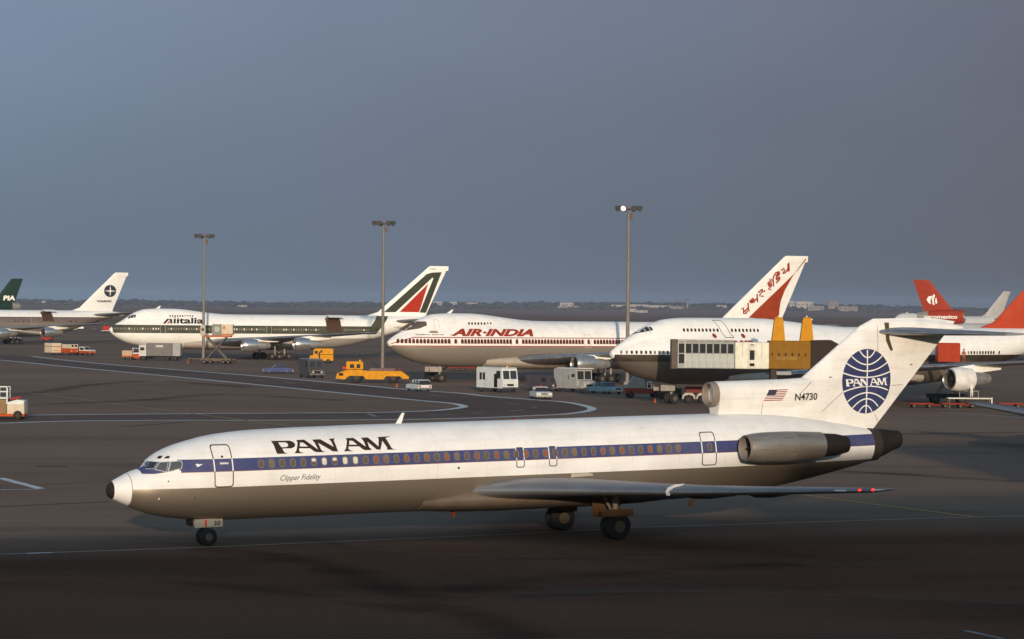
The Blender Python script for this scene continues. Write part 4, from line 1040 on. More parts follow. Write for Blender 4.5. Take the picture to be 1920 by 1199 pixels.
wrap(curve_mesh([ti([(500, 1012), (1225, 330), (1380, 150), (1370, 145), (1290, 245), (1175, 400), (1060, 600), (1000, 760), (980, 880), (975, 1040), (900, 1045)])]), 'fin_flame', M('fin_red', (0.31, 0.045, 0.013), 0.45), JI, sfI, 0.03, 0.8, 1.0)
wrap(curve_mesh([ti([(1375, 125), (1390, 130), (1250, 310), (1215, 345), (1225, 325)])]), 'fin_edge', MATS['fin_red'], JI, sfI, 0.036, 0.8, 1.0)
# Devanagari title: strokes of each letter in a slanted unit box
GL = [
    (0.0, [[(0.0, 1.0), (0.18, 1.0), (0.18, 0.25), (0.35, 0.05), (0.55, 0.12)], [(0.18, 0.42), (0.62, 0.42)], [(0.62, 1.0), (0.62, 0.1), (0.72, -0.1)]]),
    (0.95, [[(0.0, 0.95), (0.35, 0.95), (0.42, 0.78), (0.18, 0.56), (0.42, 0.52), (0.46, 0.22), (0.2, 0.02), (0.0, 0.18)], [(0.42, 0.5), (0.72, 0.5)], [(0.72, 1.0), (0.72, 0.0)]]),
    (1.95, [[(0.05, 1.0), (0.42, 0.95), (0.42, 0.7), (0.12, 0.55), (0.5, 0.0)], [(0.42, 1.0), (0.42, 0.6)]]),
    (2.62, [[(0.0, 0.5), (0.14, 0.5)]]),
    (3.0, [[(0.1, 1.0), (0.5, 1.0), (0.5, 0.86), (0.15, 0.76), (0.15, 0.58), (0.48, 0.54), (0.45, 0.3), (0.12, 0.26), (0.4, -0.12)], [(0.28, 1.28), (0.36, 1.2)]]),
    (3.78, [[(0.0, 1.05), (0.0, 0.0)], [(0.0, 1.05), (0.25, 1.3), (0.6, 1.05)], [(0.25, 0.95), (0.62, 0.95), (0.62, 0.78), (0.25, 0.66), (0.25, 0.46), (0.62, 0.40), (0.6, 0.12), (0.25, 0.1)]]),
    (4.75, [[(0.0, 0.95), (0.25, 0.9), (0.3, 0.6), (0.12, 0.4), (0.3, 0.25), (0.62, 0.42)], [(0.62, 1.0), (0.62, 0.0)]]),
    (5.6, [[(0.05, 1.0), (0.05, 0.0)]]),
]
dv = bmesh.new()
for gx0, strokes in GL:
    for stp in strokes:
        pp = []
        for (a, b) in stp:
            q = (gx0 + a * 1.28) / 6.0
            pp.append((400 + q * 765 - b * 6, 1012 - q * 742 - b * 124))
        q = curve_mesh([strip_loop([on_plane(PI_, 1340 + a / 8, 470 + b / 8, -0.3) for a, b in pp], 0.24)])
        me = bpy.data.meshes.new('q'); q.to_mesh(me); q.free(); dv.from_mesh(me); bpy.data.meshes.remove(me)
wrap(dv, 'fin_title', titler, JI, sfI, 0.036, 0.8, 1.0)

# 3: jumbo with the stretched upper deck
PS = (11.1, 328.6, 0.532, 0)
skinS = livery('brown_stripe_skin', (0.80, 0.78, 0.73), [
    ((0.034, 0.024, 0.014), [(0, 0, -1, -5.62), (0, 0, 1, 4.82), (1, 0, 0, 0.2)]),
    ((0.125, 0.100, 0.080), [(0, 0, -1, -4.82), (1, 0, 0, 0.2)], 0.2),
], dirt=0.06)
finS = livery('orange_red_fin', (0.42, 0.045, 0.011), [], dirt=0.04)
JS, sS, sfS = jumbo(PS, 'white jumbo jet with stretched upper deck, dark belly stripe and red-orange tail', skinS, finS, M('cowl_white', (0.74, 0.71, 0.65), 0.35), sud=True,
    x_win=[0.8 + 0.508 * i for i in range(12)] + [48.7 + 0.47 * i for i in range(10)] + [53.9], win_mat=black, pane_mat=dimw, udw=[8.6 + i * 0.508 for i in range(10)] + [15.15 + i * 0.515 for i in range(8)])
wrap(curve_mesh([[(13.0, 9.55), (14.15, 9.55), (14.75, 8.3), (15.02, 7.55), (13.82, 7.55), (13.6, 8.3)], [(13.08, 9.5), (14.1, 9.5), (14.68, 8.3), (14.93, 7.62), (13.88, 7.62), (13.68, 8.3)]]), 'door_outline', black, JS, sS, 0.02, 0.2)
for x in (12.44, 16.34): wrap(curve_mesh([circ(x, 7.78, 0.26, 0.26, 16)]), 'red_roundel', titler, JS, sS, 0.08, 0.1, 0.2)
wrap(text_bm('sw\u0131ssa\u0131r', (8.3, 6.35, 17.4, 7.28), 0.0, 0.04), 'airline_title', titler, JS, sS, 0.08, 0.2, 0.8)
wrap(curve_mesh([circ(33.6, 3.2, 0.001, 0.001, 3)]), 'port_mark', black, JS, sS, 0.03) if False else None

# 4: jumbo with round tail emblem, nose off frame
PV = (-156.2, 738, 0.70, 0)
skinV = livery('dull_stripe_skin', (0.79, 0.77, 0.72), [
    ((0.135, 0.10, 0.098), [(0, 0, -1, -6.95), (0, 0, 1, 5.55)]),
    ((0.05, 0.04, 0.045), [(0, 0, -1, -7.02), (0, 0, 1, 6.85)]),
    ((0.24, 0.205, 0.17), [(0, 0, -1, -5.55)], 0.3),
], dirt=0.06)
JV, sV, sfV = jumbo(PV, 'white jumbo jet at the left edge with a round dark emblem on its tail', skinV, finA, MATS['cowl_silver'], x_win=[22 + 0.508 * i for i in range(80) if i % 5 != 4], win_mat=dimw, pane_mat=black, cockpit=False)
ecx, ecz, erx, erz = 64.35, 14.0, 1.95, 1.62
vem = wrap(curve_mesh([circ(ecx, ecz, erx, erz)]), 'round_emblem', M('emblem_dark', (0.045, 0.038, 0.06), 0.45), JV, sfV, 0.03, 0.8, 1.0)
star = []
for k in range(8):
    r_ = 1.0 if k % 2 == 0 else 0.16
    star.append((ecx + erx * 0.98 * r_ * math.cos(k * math.pi / 4), ecz + erz * 0.98 * r_ * math.sin(k * math.pi / 4)))
wrap(curve_mesh([star]), 'emblem_star', whitep, vem, sfV, 0.05, 0.8, 1.0)
wrap(text_bm('VARIG', (60.0, 11.0, 64.8, 11.55), 0.0, 0.05), 'airline_title', black, JV, sfV, 0.03, 0.8, 1.0)
cargo_door(JV, sV, 42.0, 45.3, 5.9, 8.3)
jdoor(JV, sV, (38.6, 54.4), 5.1, 7.1, 1.2, MATS['door_light'])

# 5: distant silver jumbo
far_skin = livery('distant_skin', (0.50, 0.49, 0.47), [((0.30, 0.28, 0.27), [(0, 0, -1, -5.6)])], dirt=0.05)
p0 = atD(1668, 592, 1150)
PD = (p0.x, 1150, math.acos(0.78), 0)
JD, _, _ = jumbo(PD, 'distant silver-grey jumbo jet with plain white tail behind the red-orange fins', far_skin, M('distant_fin', (0.45, 0.43, 0.40), 0.5), MATS['cowl_grey'], cockpit=False)

# ------------------------------------------------------------------ tri-engined wide bodies, tails in view
def widetri(label, loc, rz, paint, skin, name='widebody_trijet'):
    """tail engine in the fin root; x runs aft from the nose, 55 m"""
    T = thing(name, label, 'airplane', loc, rz)
    zt = pw([(0, 4.6), (1, 5.6), (3, 6.9), (7, 7.9), (10, 8.1), (44, 8.1), (50, 7.6), (54.5, 6.6)]); zb = pw([(0, 4.4), (1, 3.4), (4, 2.4), (8, 2.1), (36, 2.1), (44, 3.2), (50, 4.7), (54.5, 6.0)])
    hw = pw([(0, 0.1), (1, 1.2), (4, 2.3), (8, 2.95), (10, 3.0), (40, 3.0), (48, 2.0), (54.5, 0.3)])
    sf = fuselage_fn(zt, zb, hw)
    fuselage_mesh(0, 54.5, zt, zb, sf, [0, 0.3, 1, 2, 3, 5, 7, 10, 20, 30, 40, 44, 47, 50, 53, 54.5], 18).build('fuselage', skin, T, True)
    B().lathe([(0.0, 1.20), (0.1, 1.36), (1.0, 1.55), (4.5, 1.55), (8.0, 1.3)], (43.8, 0, 9.55), 28).build('tail_engine', paint, T, True)
    B().lathe([(0.6, 1.15), (0.02, 1.19), (-0.05, 1.27), (0.08, 1.345)], (43.8, 0, 9.55), 28).build('intake_lip', bare, T, True)
    B().lathe([(0.62, 1.16), (0.63, 0.02)], (43.8, 0, 9.55), 28).build('fan', sootm, T)
    B().lathe([(8.003, 1.28), (10.5, 0.95), (10.4, 0.8), (9.2, 0.02)], (43.8, 0, 9.55), 24).build('tail_pipe', M('pipe_tan', (0.36, 0.32, 0.27), 0.45, 0.4), T, True)
    foil_surface('fin_root', [(6.5, 45.5, 7.5, 0, 0.12), (9.0, 45.8, 7.0, 0, 0.12)], paint, T, True)
    le = lambda z: 46.2 + (z - 10.7) * 0.80; te = lambda z: 52.9 + (z - 10.7) * 0.36
    foil_surface('fin', [(z, le(z), te(z) - le(z), 0, 0.09) for z in (10.6, 12, 14, 16, 17.6, 17.7)], paint, T, True)
    def sfn(x, z):
        a = (x - le(z)) / (te(z) - le(z)); return airfoil(a, 0.09) * (te(z) - le(z)) if 0 < a < 1 else 0.02
    for sd in (-1, 1):
        foil_surface('tailplane', [(sd * 0.5, 46.2, 7.4, 6.9, 0.10), (sd * 10.8, 53.6, 2.8, 8.4, 0.09)], wingm, T)
        foil_surface('wing', [(sd * 1.0, 17.5, 13.5, 3.0, 0.12), (sd * 8.2, 23.4, 8.6, 3.8, 0.10), (sd * 25.2, 36.4, 2.9, 5.6, 0.09)], wingm, T)
        pod(T, 19.5, sd * 8.2, 2.5, 1.35, 3.8, 6.0, MATS['cowl_silver'], alu, 'engine')
    for (a, b) in ((7.0, 0.0), (28.5, 5.3), (28.5, -5.3)):
        B().tube((a, b, 0.6), (a, b, 2.9), 0.16, 0.2, 8).build('gear_leg', strutm, T)
        for q in (-0.5, 0.5): gear_wheel(T, a, b + q, 0.6, 0.6, 0.4)
    return T, sf, sfn
gpaint = M('airline_green', (0.018, 0.040, 0.026), 0.5)
D_ = 860.0; th = 0.55
tipp = atD(43, 525, D_ + 0)
# fin tip trailing edge (x=55.4, z=17.7) sits at that point
loc = (tipp.x - 55.4 * math.cos(th), D_ - 55.4 * math.sin(th), 0)
TP, sP, sfP = widetri('airliner with dark green tail at the far left, behind the jumbo with round emblem', loc, th, gpaint, livery('green_tail_skin', (0.7, 0.69, 0.66), [((0.018, 0.040, 0.026), [(1, 0, 0, 41)])]))
wrap(text_bm('PIA', (49.2, 11.3, 53.0, 12.7), 0.1, 0.05), 'airline_title', whitep, TP, sfP, 0.03, 0.8, 1.0)
opaint = M('orange_red_paint', (0.32, 0.040, 0.015), 0.5)
# facing right: nose points right, so the picture shows its starboard side
D_ = 655.0; th = math.pi - 0.30
tipp = atD(1712, 525, D_)
loc = (tipp.x - 55.4 * math.cos(th), D_ - 55.4 * math.sin(th), 0)
TM, sM, sfM = widetri('distant airliner with orange-red tail and tail engine, facing right behind the rear fuselage', loc, th, opaint, livery('silver_tail_skin', (0.46, 0.45, 0.43), [], rough=0.3))
# starboard lettering reads toward the nose, i.e. against x
def starboard(bm, x0, x1):
    for v in bm.verts: v.co.x = x0 + x1 - v.co.x
    return bm
def tailduct(x, z):
    q = (z - 9.55) / 1.55; return 1.55 * math.sqrt(max(0, 1 - q * q))
wrap(starboard(text_bm('aeromexico', (45.2, 9.1, 52.6, 9.9), 0, 0.03), 45.2, 52.6), 'airline_title', whitep, TM, tailduct, 0.03, 0.3, 0, 1)
# plain feathered-crest style mark
fm = bmesh.new()
for lp in ([(50.9, 14.2), (51.9, 14.0), (52.3, 13.3), (51.9, 12.6), (51.2, 12.3), (51.5, 12.9), (51.3, 13.5)], [(50.4, 14.4), (50.8, 14.5), (51.1, 13.4), (50.9, 12.2), (50.5, 12.1), (50.7, 13.2)], [(50.2, 13.9), (50.4, 13.0), (50.2, 12.3), (49.9, 12.6), (50.0, 13.3)]):
    q = curve_mesh([lp]); me = bpy.data.meshes.new('q'); q.to_mesh(me); q.free(); fm.from_mesh(me); bpy.data.meshes.remove(me)
wrap(fm, 'tail_crest', whitep, TM, sfM, 0.03, 0.8, 1.0, 1)

# ================================================================== LIGHT MASTS
mastm = M('mast_metal', (0.23, 0.20, 0.165), 0.5, 0.3)
lampc = M('lamp_housing', (0.10, 0.09, 0.085), 0.4, 0.3)
def light_mast(u, v, top_v, label, glint):
    g = G(u, v)
    topp = atD(u + 3, top_v, g.y); Hm = topp.z
    t = thing('light_mast', label, 'light mast', g, 0.0, 'tall floodlight masts along the apron')
    B().lathe([(0, 0.34), (0.5, 0.30), (Hm * 0.5, 0.24), (Hm - 0.6, 0.16)], (0, 0, 0), 14, 'z', True).build('pole', mastm, t, True)
    B().lathe([(0, 0.55), (0.35, 0.52), (0.4, 0.36)], (0, 0, 0), 14, 'z', True).build('base', conc, t, True)
    cr = B().lathe([(0, 0.75), (0.10, 0.75)], (0, 0, Hm - 0.8), 16, 'z', True)
    cr.box(0, 0, Hm - 0.68, 3.0, 0.14, 0.12); cr.box(0, 0, Hm - 0.68, 0.14, 2.4, 0.12); cr.build('crossbar', lampc, t)
    B().box(0.42, -0.2, Hm - 1.75, 0.45, 0.5, 0.8).build('junction_box', lampc, t)
    B().tube((0, 0, Hm - 0.7), (0, 0, Hm + 0.45), 0.035, n=6).build('spike', red, t)
    for k, (dx, dy, a) in enumerate(((-1.5, -0.1, 2.4), (-0.75, -0.7, 1.9), (0.72, -0.75, 1.2), (1.5, -0.1, 0.7), (-0.6, 0.9, -2.0), (0.7, 0.9, -1.0))):
        dr = Vector((math.cos(a), -math.sin(a), -0.35)).normalized(); c = Vector((dx, dy, Hm - 0.62))
        l = B().tube(c - dr * 0.34, c + dr * 0.22, 0.24, 0.46, 14); l.build('floodlight', lampc, t, True)
        gm = M('lamp_glass', (0.55, 0.55, 0.5), 0.08, 0.9, 0, 1) if k != glint else M('lamp_glint', (0.9, 0.8, 0.6), 0.3, emit=(1.0, 0.80, 0.50, 2.2))  # one lamp's glow stands for the sun glinting on its glass
        B().tube(c + dr * 0.222, c + dr * 0.24, (0.43 if k != glint else 0.34), (0.43 if k != glint else 0.34), 14).build('lamp_glass', gm, t)
    return t
light_mast(381, 678, 437, 'leftmost of the three tall masts, before the green-striped jumbo', 9)
light_mast(717, 697, 412, 'middle of the three tall masts, by the yellow tug', 9)
light_mast(1176, 722, 383, 'rightmost and nearest tall mast with one lamp glinting in the sun', 1)

# ================================================================== RAMP VEHICLES
hub_dark = M('hub_dark', (0.06, 0.045, 0.03), 0.6)
DARKHUB = ('aircraft_tug', 'belt_loader', 'catering_truck', 'yellow_truck', 'baggage_tractor', 'fuel_cart', 'parked_van', 'container_truck', 'ground_unit')
def V(name, label, cat, u, v, head, parts, group=None, dz=0.0):
    """parts: (part name, material, [shapes]); shapes b=box, p=prism, t=tube, w=wheel"""
    g = G(u, v); t = thing(name, label, cat, (g.x, g.y, dz), math.radians(head), group)
    for pn, mt, shapes in parts:
        if pn == 'wheel':
            for (x, y, r, w_) in shapes: gear_wheel(t, x, y, r, r, w_, hm=(hub_dark if name in DARKHUB else None))
            continue
        if pn.endswith('*'):                        # one object per shape
            for sh in shapes: shape(B(), sh).build(pn[:-1], mt, t)
            continue
        b = B()
        for sh in shapes: shape(b, sh)
        b.build(pn, mt, t)
    return t
def shape(b, sh):
    k = sh[0]
    if k == 'b': b.box(*sh[1:7], bev=sh[7] if len(sh) > 7 else 0.03)
    elif k == 'p': b.prism(sh[1], sh[2], sh[3] if len(sh) > 3 else 0.0, sh[4] if len(sh) > 4 else None)
    elif k == 't': b.tube(sh[1], sh[2], sh[3], sh[4] if len(sh) > 4 else None, 10)
    elif k == 's': b.ball(sh[1], sh[2], (1, 1, 1), 2)
    return b
def P(name, col, rough=0.4, **k): return M(name, col, rough, k.get('metal', 0), 0.10, 1.5)
chrome = M('chrome', (0.65, 0.62, 0.56), 0.2, 0.9, 0.05)
headl = M('headlamp', (0.85, 0.82, 0.7), 0.12, 0.4, 0.02); taill = M('tail_lamp', (0.55, 0.02, 0.02), 0.25)
wind = M('vehicle_glass', (0.030, 0.030, 0.031), 0.06, 0, 0.0, spec=0.45)
def wheels(xf, xr, y, r=0.33, w_=0.2): return ('wheel', None, [(xf, -y, r, w_), (xf, y, r, w_), (xr, -y, r, w_), (xr, y, r, w_)])
def car(label, cat, u, v, head, paint, kind='sedan', name='parked_car', L=4.7, Wd=1.8, beacon=False):
    h = L / 2
    tum = lambda z: max(0, (z - 0.85)) * 0.30
    low = [(-h, 0.30), (-h + 0.05, 0.82), (-h + 0.9, 0.92), (h - 1.5, 0.92), (h - 0.05, 0.80), (h, 0.30)]
    if kind == 'wagon': gh = [(-h + 0.08, 0.90), (-h + 0.35, 1.40), (0.35, 1.42), (1.05, 0.92)]
    else: gh = [(-h + 0.85, 0.92), (-h + 1.45, 1.38), (0.25, 1.40), (1.0, 0.92)]
    rl, rr_ = gh[1][0], gh[2][0]; zt_ = gh[1][1]
    pil = []
    for y in (-1, 1):
        for x in ((rl + 0.0, rr_ * 0.5 - 0.3, rr_) if kind == 'sedan' else (rl + 0.02, -0.9, 0.0, rr_)):
            pil.append(('b', x + (0.0), y * (Wd / 2 - 0.16), 1.16, 0.07, 0.05, 0.46, 0.0))
    parts = [('body', paint, [('p', low, Wd)]), ('window_glass', wind, [('p', gh, Wd - 0.14, 0.0, tum)]),
             ('roof', paint, [('b', (rl + rr_) / 2, 0, zt_ + 0.03, abs(rr_ - rl) + 0.12, Wd - 0.42, 0.07)]),
             ('pillar*', paint, pil),
             wheels(h - 0.9, -h + 0.95, Wd / 2 - 0.12, 0.32, 0.2),
             ('bumper*', chrome, [('b', h + 0.06, 0, 0.42, 0.10, Wd - 0.05, 0.16), ('b', -h - 0.06, 0, 0.42, 0.10, Wd - 0.05, 0.16)]),
             ('headlight*', headl, [('b', h + 0.01, y, 0.66, 0.05, 0.30, 0.15) for y in (-Wd / 2 + 0.24, Wd / 2 - 0.24)]),
             ('grille', dark, [('b', h + 0.004, 0, 0.66, 0.03, Wd - 1.0, 0.15)]),
             ('tail_light*', taill, [('b', -h - 0.01, y, 0.66, 0.05, 0.28, 0.18) for y in (-Wd / 2 + 0.2, Wd / 2 - 0.2)])]
    if beacon: parts.append(('beacon', M('beacon_red', (0.7, 0.06, 0.02), 0.3), [('s', (0.0, 0, 1.52), 0.12)]))
    return V(name, label, cat, u, v, head, parts)
def boxvan(label, cat, u, v, head, paint, L=5.6, Wd=2.2, Hh=2.6, name='parked_van', nose=0.5, roofm=None, beacon=None, hood=0.0, sidewin=True, win_z=None, extra=(), low=0.42):
    h = L / 2; fz = low + (Hh - low) * 0.42
    x0 = h - hood
    prof = [(-h, low), (-h, Hh - 0.12), (-h + 0.12, Hh), (x0 - nose - 0.15, Hh), (x0 - nose, Hh - 0.1), (x0 - 0.08, fz + 0.05), (x0, fz), (x0, low)]
    parts = [('body', paint, [('p', prof, Wd)])]
    if hood: parts.append(('bonnet', paint, [('p', [(x0 + 0.003, low), (x0 + 0.003, fz + 0.05), (h - 0.25, fz - 0.06), (h, fz - 0.25), (h, low)], Wd - 0.5)])); parts.append(('mudguard*', paint, [('b', h - 0.55, y, 0.72, 0.95, 0.4, 0.34) for y in (-Wd / 2 + 0.2, Wd / 2 - 0.2)]))
    wz0, wz1 = fz + 0.12, Hh - 0.28
    def sx_(z): return x0 - 0.08 - (nose - 0.08) * (z - fz - 0.05) / (Hh - 0.1 - fz - 0.05) + 0.012
    for y in (-1, 1):
        cy = y * Wd * 0.235; a = sx_(wz0); b_ = sx_(wz1)
        parts.append(('windscreen', wind, [('p', [(a, wz0), (b_, wz1), (b_ + 0.012, wz1), (a + 0.012, wz0)], Wd * 0.40, cy)]))
    if sidewin: parts.append(('side_window*', wind, [('b', x0 - nose - 0.75, y * (Wd / 2 + 0.003), (wz0 + wz1) / 2, 0.95, 0.02, (wz1 - wz0) * 0.92, 0) for y in (-1, 1)]))
    parts += [wheels(h - 0.85, -h + 1.0, Wd / 2 - 0.14, 0.38, 0.24),
              ('bumper*', chrome, [('b', h + 0.07, 0, low + 0.08, 0.12, Wd, 0.18), ('b', -h - 0.07, 0, low + 0.08, 0.12, Wd, 0.18)]),
              ('grille', dark, [('b', h + 0.006, 0, low + 0.42, 0.02, (Wd - 0.5) * 0.55, 0.28, 0)]),
              ('headlight*', headl, [('b', h + 0.02, y * (Wd / 2 - (0.5 if hood else 0.28)), low + 0.42, 0.05, 0.24, 0.22) for y in (-1, 1)])]
    if roofm: parts.append(('roof', roofm, [('b', -nose * 0.4, 0, Hh + 0.053, L - nose - hood - 0.1, Wd - 0.04, 0.1)]))
    if beacon: parts.append(('beacon', beacon, [('s', (x0 - nose - 0.5, 0, Hh + 0.2), 0.13)]))
    parts += list(extra)
    return V(name, label, cat, u, v, head, parts)
off_white = P('van_white', (0.70, 0.70, 0.67)); greyw = P('van_grey', (0.40, 0.38, 0.35)); amber = M('beacon_amber', (0.9, 0.45, 0.05), 0.3)
boxvan('white step van with amber roof beacon, between the arched-window jumbo and the curved taxi line', 'van', 932, 736, -57, off_white, 6.2, 2.3, 3.05, 'step_van', 0.30, off_white, amber, low=0.55, extra=[('rear_window*', wind, [('b', -2.1, -1.153, 2.0, 0.55, 0.02, 0.9, 0), ('b', -1.35, -1.153, 2.0, 0.55, 0.02, 0.9, 0)]), ('door', dark, [('b', 1.45, -1.155, 1.5, 0.75, 0.03, 1.7, 0)])])
boxvan('grey armoured truck with pale roof, behind and right of the small white car', 'truck', 1079, 736, -57, greyw, 6.4, 2.4, 3.0, 'armoured_truck', 0.18, off_white, None, hood=1.15, sidewin=False, low=0.5, extra=[('side_window', wind, [('b', 1.2, -1.203, 2.15, 0.7, 0.02, 0.4, 0)]), ('gun_port', dark, [('b', 0.1, -1.203, 1.9, 0.16, 0.02, 0.5, 0)]), ('marker_light*', amber, [('b', 1.9, y, 3.13, 0.1, 0.12, 0.08, 0) for y in (-0.8, 0, 0.8)])])
boxvan('dark plum van, left of the grey armoured truck', 'van', 1020, 734, -48, P('van_plum', (0.075, 0.062, 0.075)), 5.0, 1.95, 2.05, 'parked_van', 0.75, low=0.35)
boxvan('dark grey van with bright grille, between the blue car and the yellow tug', 'van', 584, 709, -68, P('van_dark', (0.085, 0.075, 0.075)), 5.6, 2.3, 2.75, 'parked_van', 0.45, P('van_roof', (0.3, 0.29, 0.28)), hood=0.6, low=0.45, extra=[('front_panel', chrome, [('b', 2.82, 0, 1.1, 0.03, 1.9, 0.14, 0)])])
car('small white car with red beacon, facing the camera on the painted curve', 'car', 1014, 749, -80, P('car_white', (0.68, 0.66, 0.62)), beacon=True, Wd=1.85)
car('white estate car driving away beside the yellow tug', 'car', 785, 734, 112, P('wagon_white', (0.62, 0.65, 0.62)), 'wagon')
car('blue saloon car alone on the taxi lane under the green-striped jumbo', 'car', 521, 701, 186, P('car_blue', (0.055, 0.075, 0.19)), L=4.6)
car('pale blue car, right of the grey armoured truck', 'car', 1137, 739, -55, P('car_pale_blue', (0.22, 0.34, 0.40)), L=5.0)

# large yellow aircraft tug
cab = [(1.7, 1.55), (1.7, 2.85), (1.9, 3.0), (3.95, 3.0), (4.05, 2.9), (4.05, 1.55)]
V('aircraft_tug', 'long low yellow aircraft tug with high cab, by the middle mast', 'tug', 704, 719, 180, [
    ('chassis', yellow, [('p', [(-4.7, 0.65), (-4.7, 0.95), (-3.6, 1.7), (4.1, 1.75), (5.3, 1.35), (5.5, 0.6), (4.2, 0.5), (3.6, 1.0), (1.6, 1.0), (1.3, 0.55), (-1.2, 0.55), (-1.5, 1.0), (-3.5, 1.0), (-3.8, 0.65)], 2.9)]),
    ('cab', yellow, [('p', cab, 2.3)]),
    ('cab_window*', wind, [('b', 2.35, 1.153, 2.35, 0.5, 0.02, 0.55, 0), ('b', 3.25, 1.153, 2.35, 0.6, 0.02, 0.55, 0), ('b', 2.35, -1.153, 2.35, 0.5, 0.02, 0.55, 0)]),
    ('cab_band', dark, [('b', 2.88, 0, 1.9, 2.38, 2.34, 0.08, 0)]),
    ('flank', yellow, [('b', 0.1, y, 1.28, 3.0, 0.12, 0.86) for y in (-1.42, 1.42)]),
    ('engine_vent', dark, [('b', 4.75, 1.455, 1.2, 0.6, 0.03, 0.4, 0)]),
    ('rail*', red, [('t', (-3.4 + i * 0.75, y, 1.7), (-3.4 + i * 0.75, y, 2.15), 0.04) for i in range(5) for y in (1.3, -1.3)]),
    ('engine_cover', P('tug_grey', (0.16, 0.13, 0.12)), [('b', -1.0, 0, 1.9, 3.6, 1.9, 0.34, 0.04)]),
    ('beacon', amber, [('s', (2.2, 0, 3.12), 0.13)]),
    ('headlight*', headl, [('b', 5.35, y, 1.1, 0.06, 0.25, 0.2) for y in (-1.0, 1.0)]),
    ('wheel', None, [(2.6, -1.2, 0.78, 0.45), (2.6, 1.2, 0.78, 0.45), (-2.5, -1.2, 0.78, 0.45), (-2.5, 1.2, 0.78, 0.45)])])
V('yellow_truck', 'boxy yellow service truck below the outer engine of the green-striped jumbo', 'truck', 603, 682, 180, [
    ('body', yellow, [('p', [(-2.2, 0.5), (-2.2, 2.75), (1.0, 2.75), (1.4, 2.6), (1.5, 1.55), (2.15, 1.4), (2.2, 0.5)], 2.2)]),
    ('stripe', dark, [('b', -0.7, 1.103, 1.65, 3.0, 0.02, 0.1, 0)]), ('door_gap', dark, [('b', 0.35, 1.105, 1.4, 0.24, 0.02, 1.5, 0)]),
    ('window*', wind, [('b', 0.95, 1.104, 2.05, 0.6, 0.02, 0.5, 0), ('b', 0.0, 1.104, 2.2, 0.35, 0.02, 0.5, 0)]),
    ('windscreen', wind, [('b', 1.46, 0, 2.08, 0.05, 1.8, 0.6, 0)]), wheels(1.5, -1.3, 1.0, 0.42, 0.25)])
# warning light on a short post beside the tug
V('marker_light', 'small red warning light on a post left of the yellow tug', 'light', 645, 706, 0, [('post', mastm, [('t', (0, 0, 0), (0, 0, 1.0), 0.05)]), ('lamp', M('lamp_red', (0.85, 0.06, 0.04), 0.4), [('s', (0, 0, 1.22), 0.28)])])

# cargo loader lifted to the green-striped jumbo
cream = P('container_cream', (0.60, 0.50, 0.36)); contg = P('container_grey', (0.22, 0.22, 0.19))
V('cargo_loader', 'scissor-lift cargo loader raised to the green-striped jumbo behind the left mast', 'cargo loader', 405, 683, 0, [
    ('platform', P('loader_orange', (0.42, 0.12, 0.04)), [('b', 0.3, 0, 5.0, 4.9, 3.0, 0.32)]),
    ('scissor_arm*', P('loader_steel', (0.12, 0.11, 0.10)), [('t', (-1.6, y, 0.9), (1.9, y, 4.8), 0.12) for y in (-1.2, 1.2)] + [('t', (1.9, y, 0.9), (-1.6, y, 4.8), 0.12) for y in (-1.2, 1.2)]),
    ('chassis', P('loader_base', (0.13, 0.09, 0.06)), [('b', 0.2, 0, 0.75, 5.2, 2.6, 0.5)]),
    ('control_cab', P('loader_cab', (0.45, 0.40, 0.32)), [('b', -2.3, -0.9, 6.05, 0.9, 1.0, 1.9)]),
    ('cab_window', wind, [('b', -2.3, -1.403, 6.2, 0.45, 0.02, 0.5, 0)]),
    ('wheel', None, [(x, y, 0.38, 0.3) for x in (-2.0, -0.9, 1.4, 2.3) for y in (-1.25, 1.25)])])
for (dx, mt, lb) in ((0.25, contg, 'grey cargo container with round mark on the raised loader'), (2.05, cream, 'cream cargo container, rightmost on the raised loader')):
    g = G(405, 683)
    t = thing('cargo_container', lb, 'container', (g.x + dx, g.y - 0.2, 5.163))
    B().box(0, 0, 1.0, 1.72 if mt is contg else 2.1, 2.2, 2.0, bev=0.04).build('box', mt, t)
    if mt is cream: B().box(0, -1.103, 0.2, 2.08, 0.02, 0.22).build('stripe', MATS['loader_orange'], t); B().box(-0.5, -1.105, 1.4, 0.35, 0.02, 0.6).build('emblem', P('emblem_pale_red', (0.45, 0.14, 0.07)), t)
    else: B().lathe([(-1.11, 0.5), (-1.104, 0.5)], (0, 0, 1.1), 16, 'y', True).build('emblem', P('emblem_pale', (0.40, 0.42, 0.38)), t)
def dolly(label, u, v, head, deck, load=None, group=None, L=3.0, Wd=1.6, zdeck=0.6):
    ps = [('deck', deck, [('b', 0, 0, zdeck, L, Wd, 0.12)]), ('drawbar', deck, [('t', (L / 2, 0, zdeck - 0.1), (L / 2 + 0.8, 0, 0.3), 0.05)]),
          ('wheel', None, [(x, y, 0.24, 0.16) for x in (-L / 2 + 0.45, L / 2 - 0.45) for y in (-Wd / 2 + 0.1, Wd / 2 - 0.1)])]
    if load: ps += load
    return V('baggage_dolly', label, 'baggage cart', u, v, head, ps, group)
steel = P('dolly_steel', (0.16, 0.12, 0.09)); rdeck = P('dolly_red', (0.40, 0.035, 0.012))
for i, (u, lb) in enumerate(((368, 'empty dark cart left of the cargo loader base, nearest the grey truck'), (398, 'empty dark cart at the foot of the leftmost mast'), (428, 'empty dark cart right of the leftmost mast'))): dolly(lb, u, 679.5 if i < 2 else 681, 0, steel, group='empty carts below the green-striped jumbo')
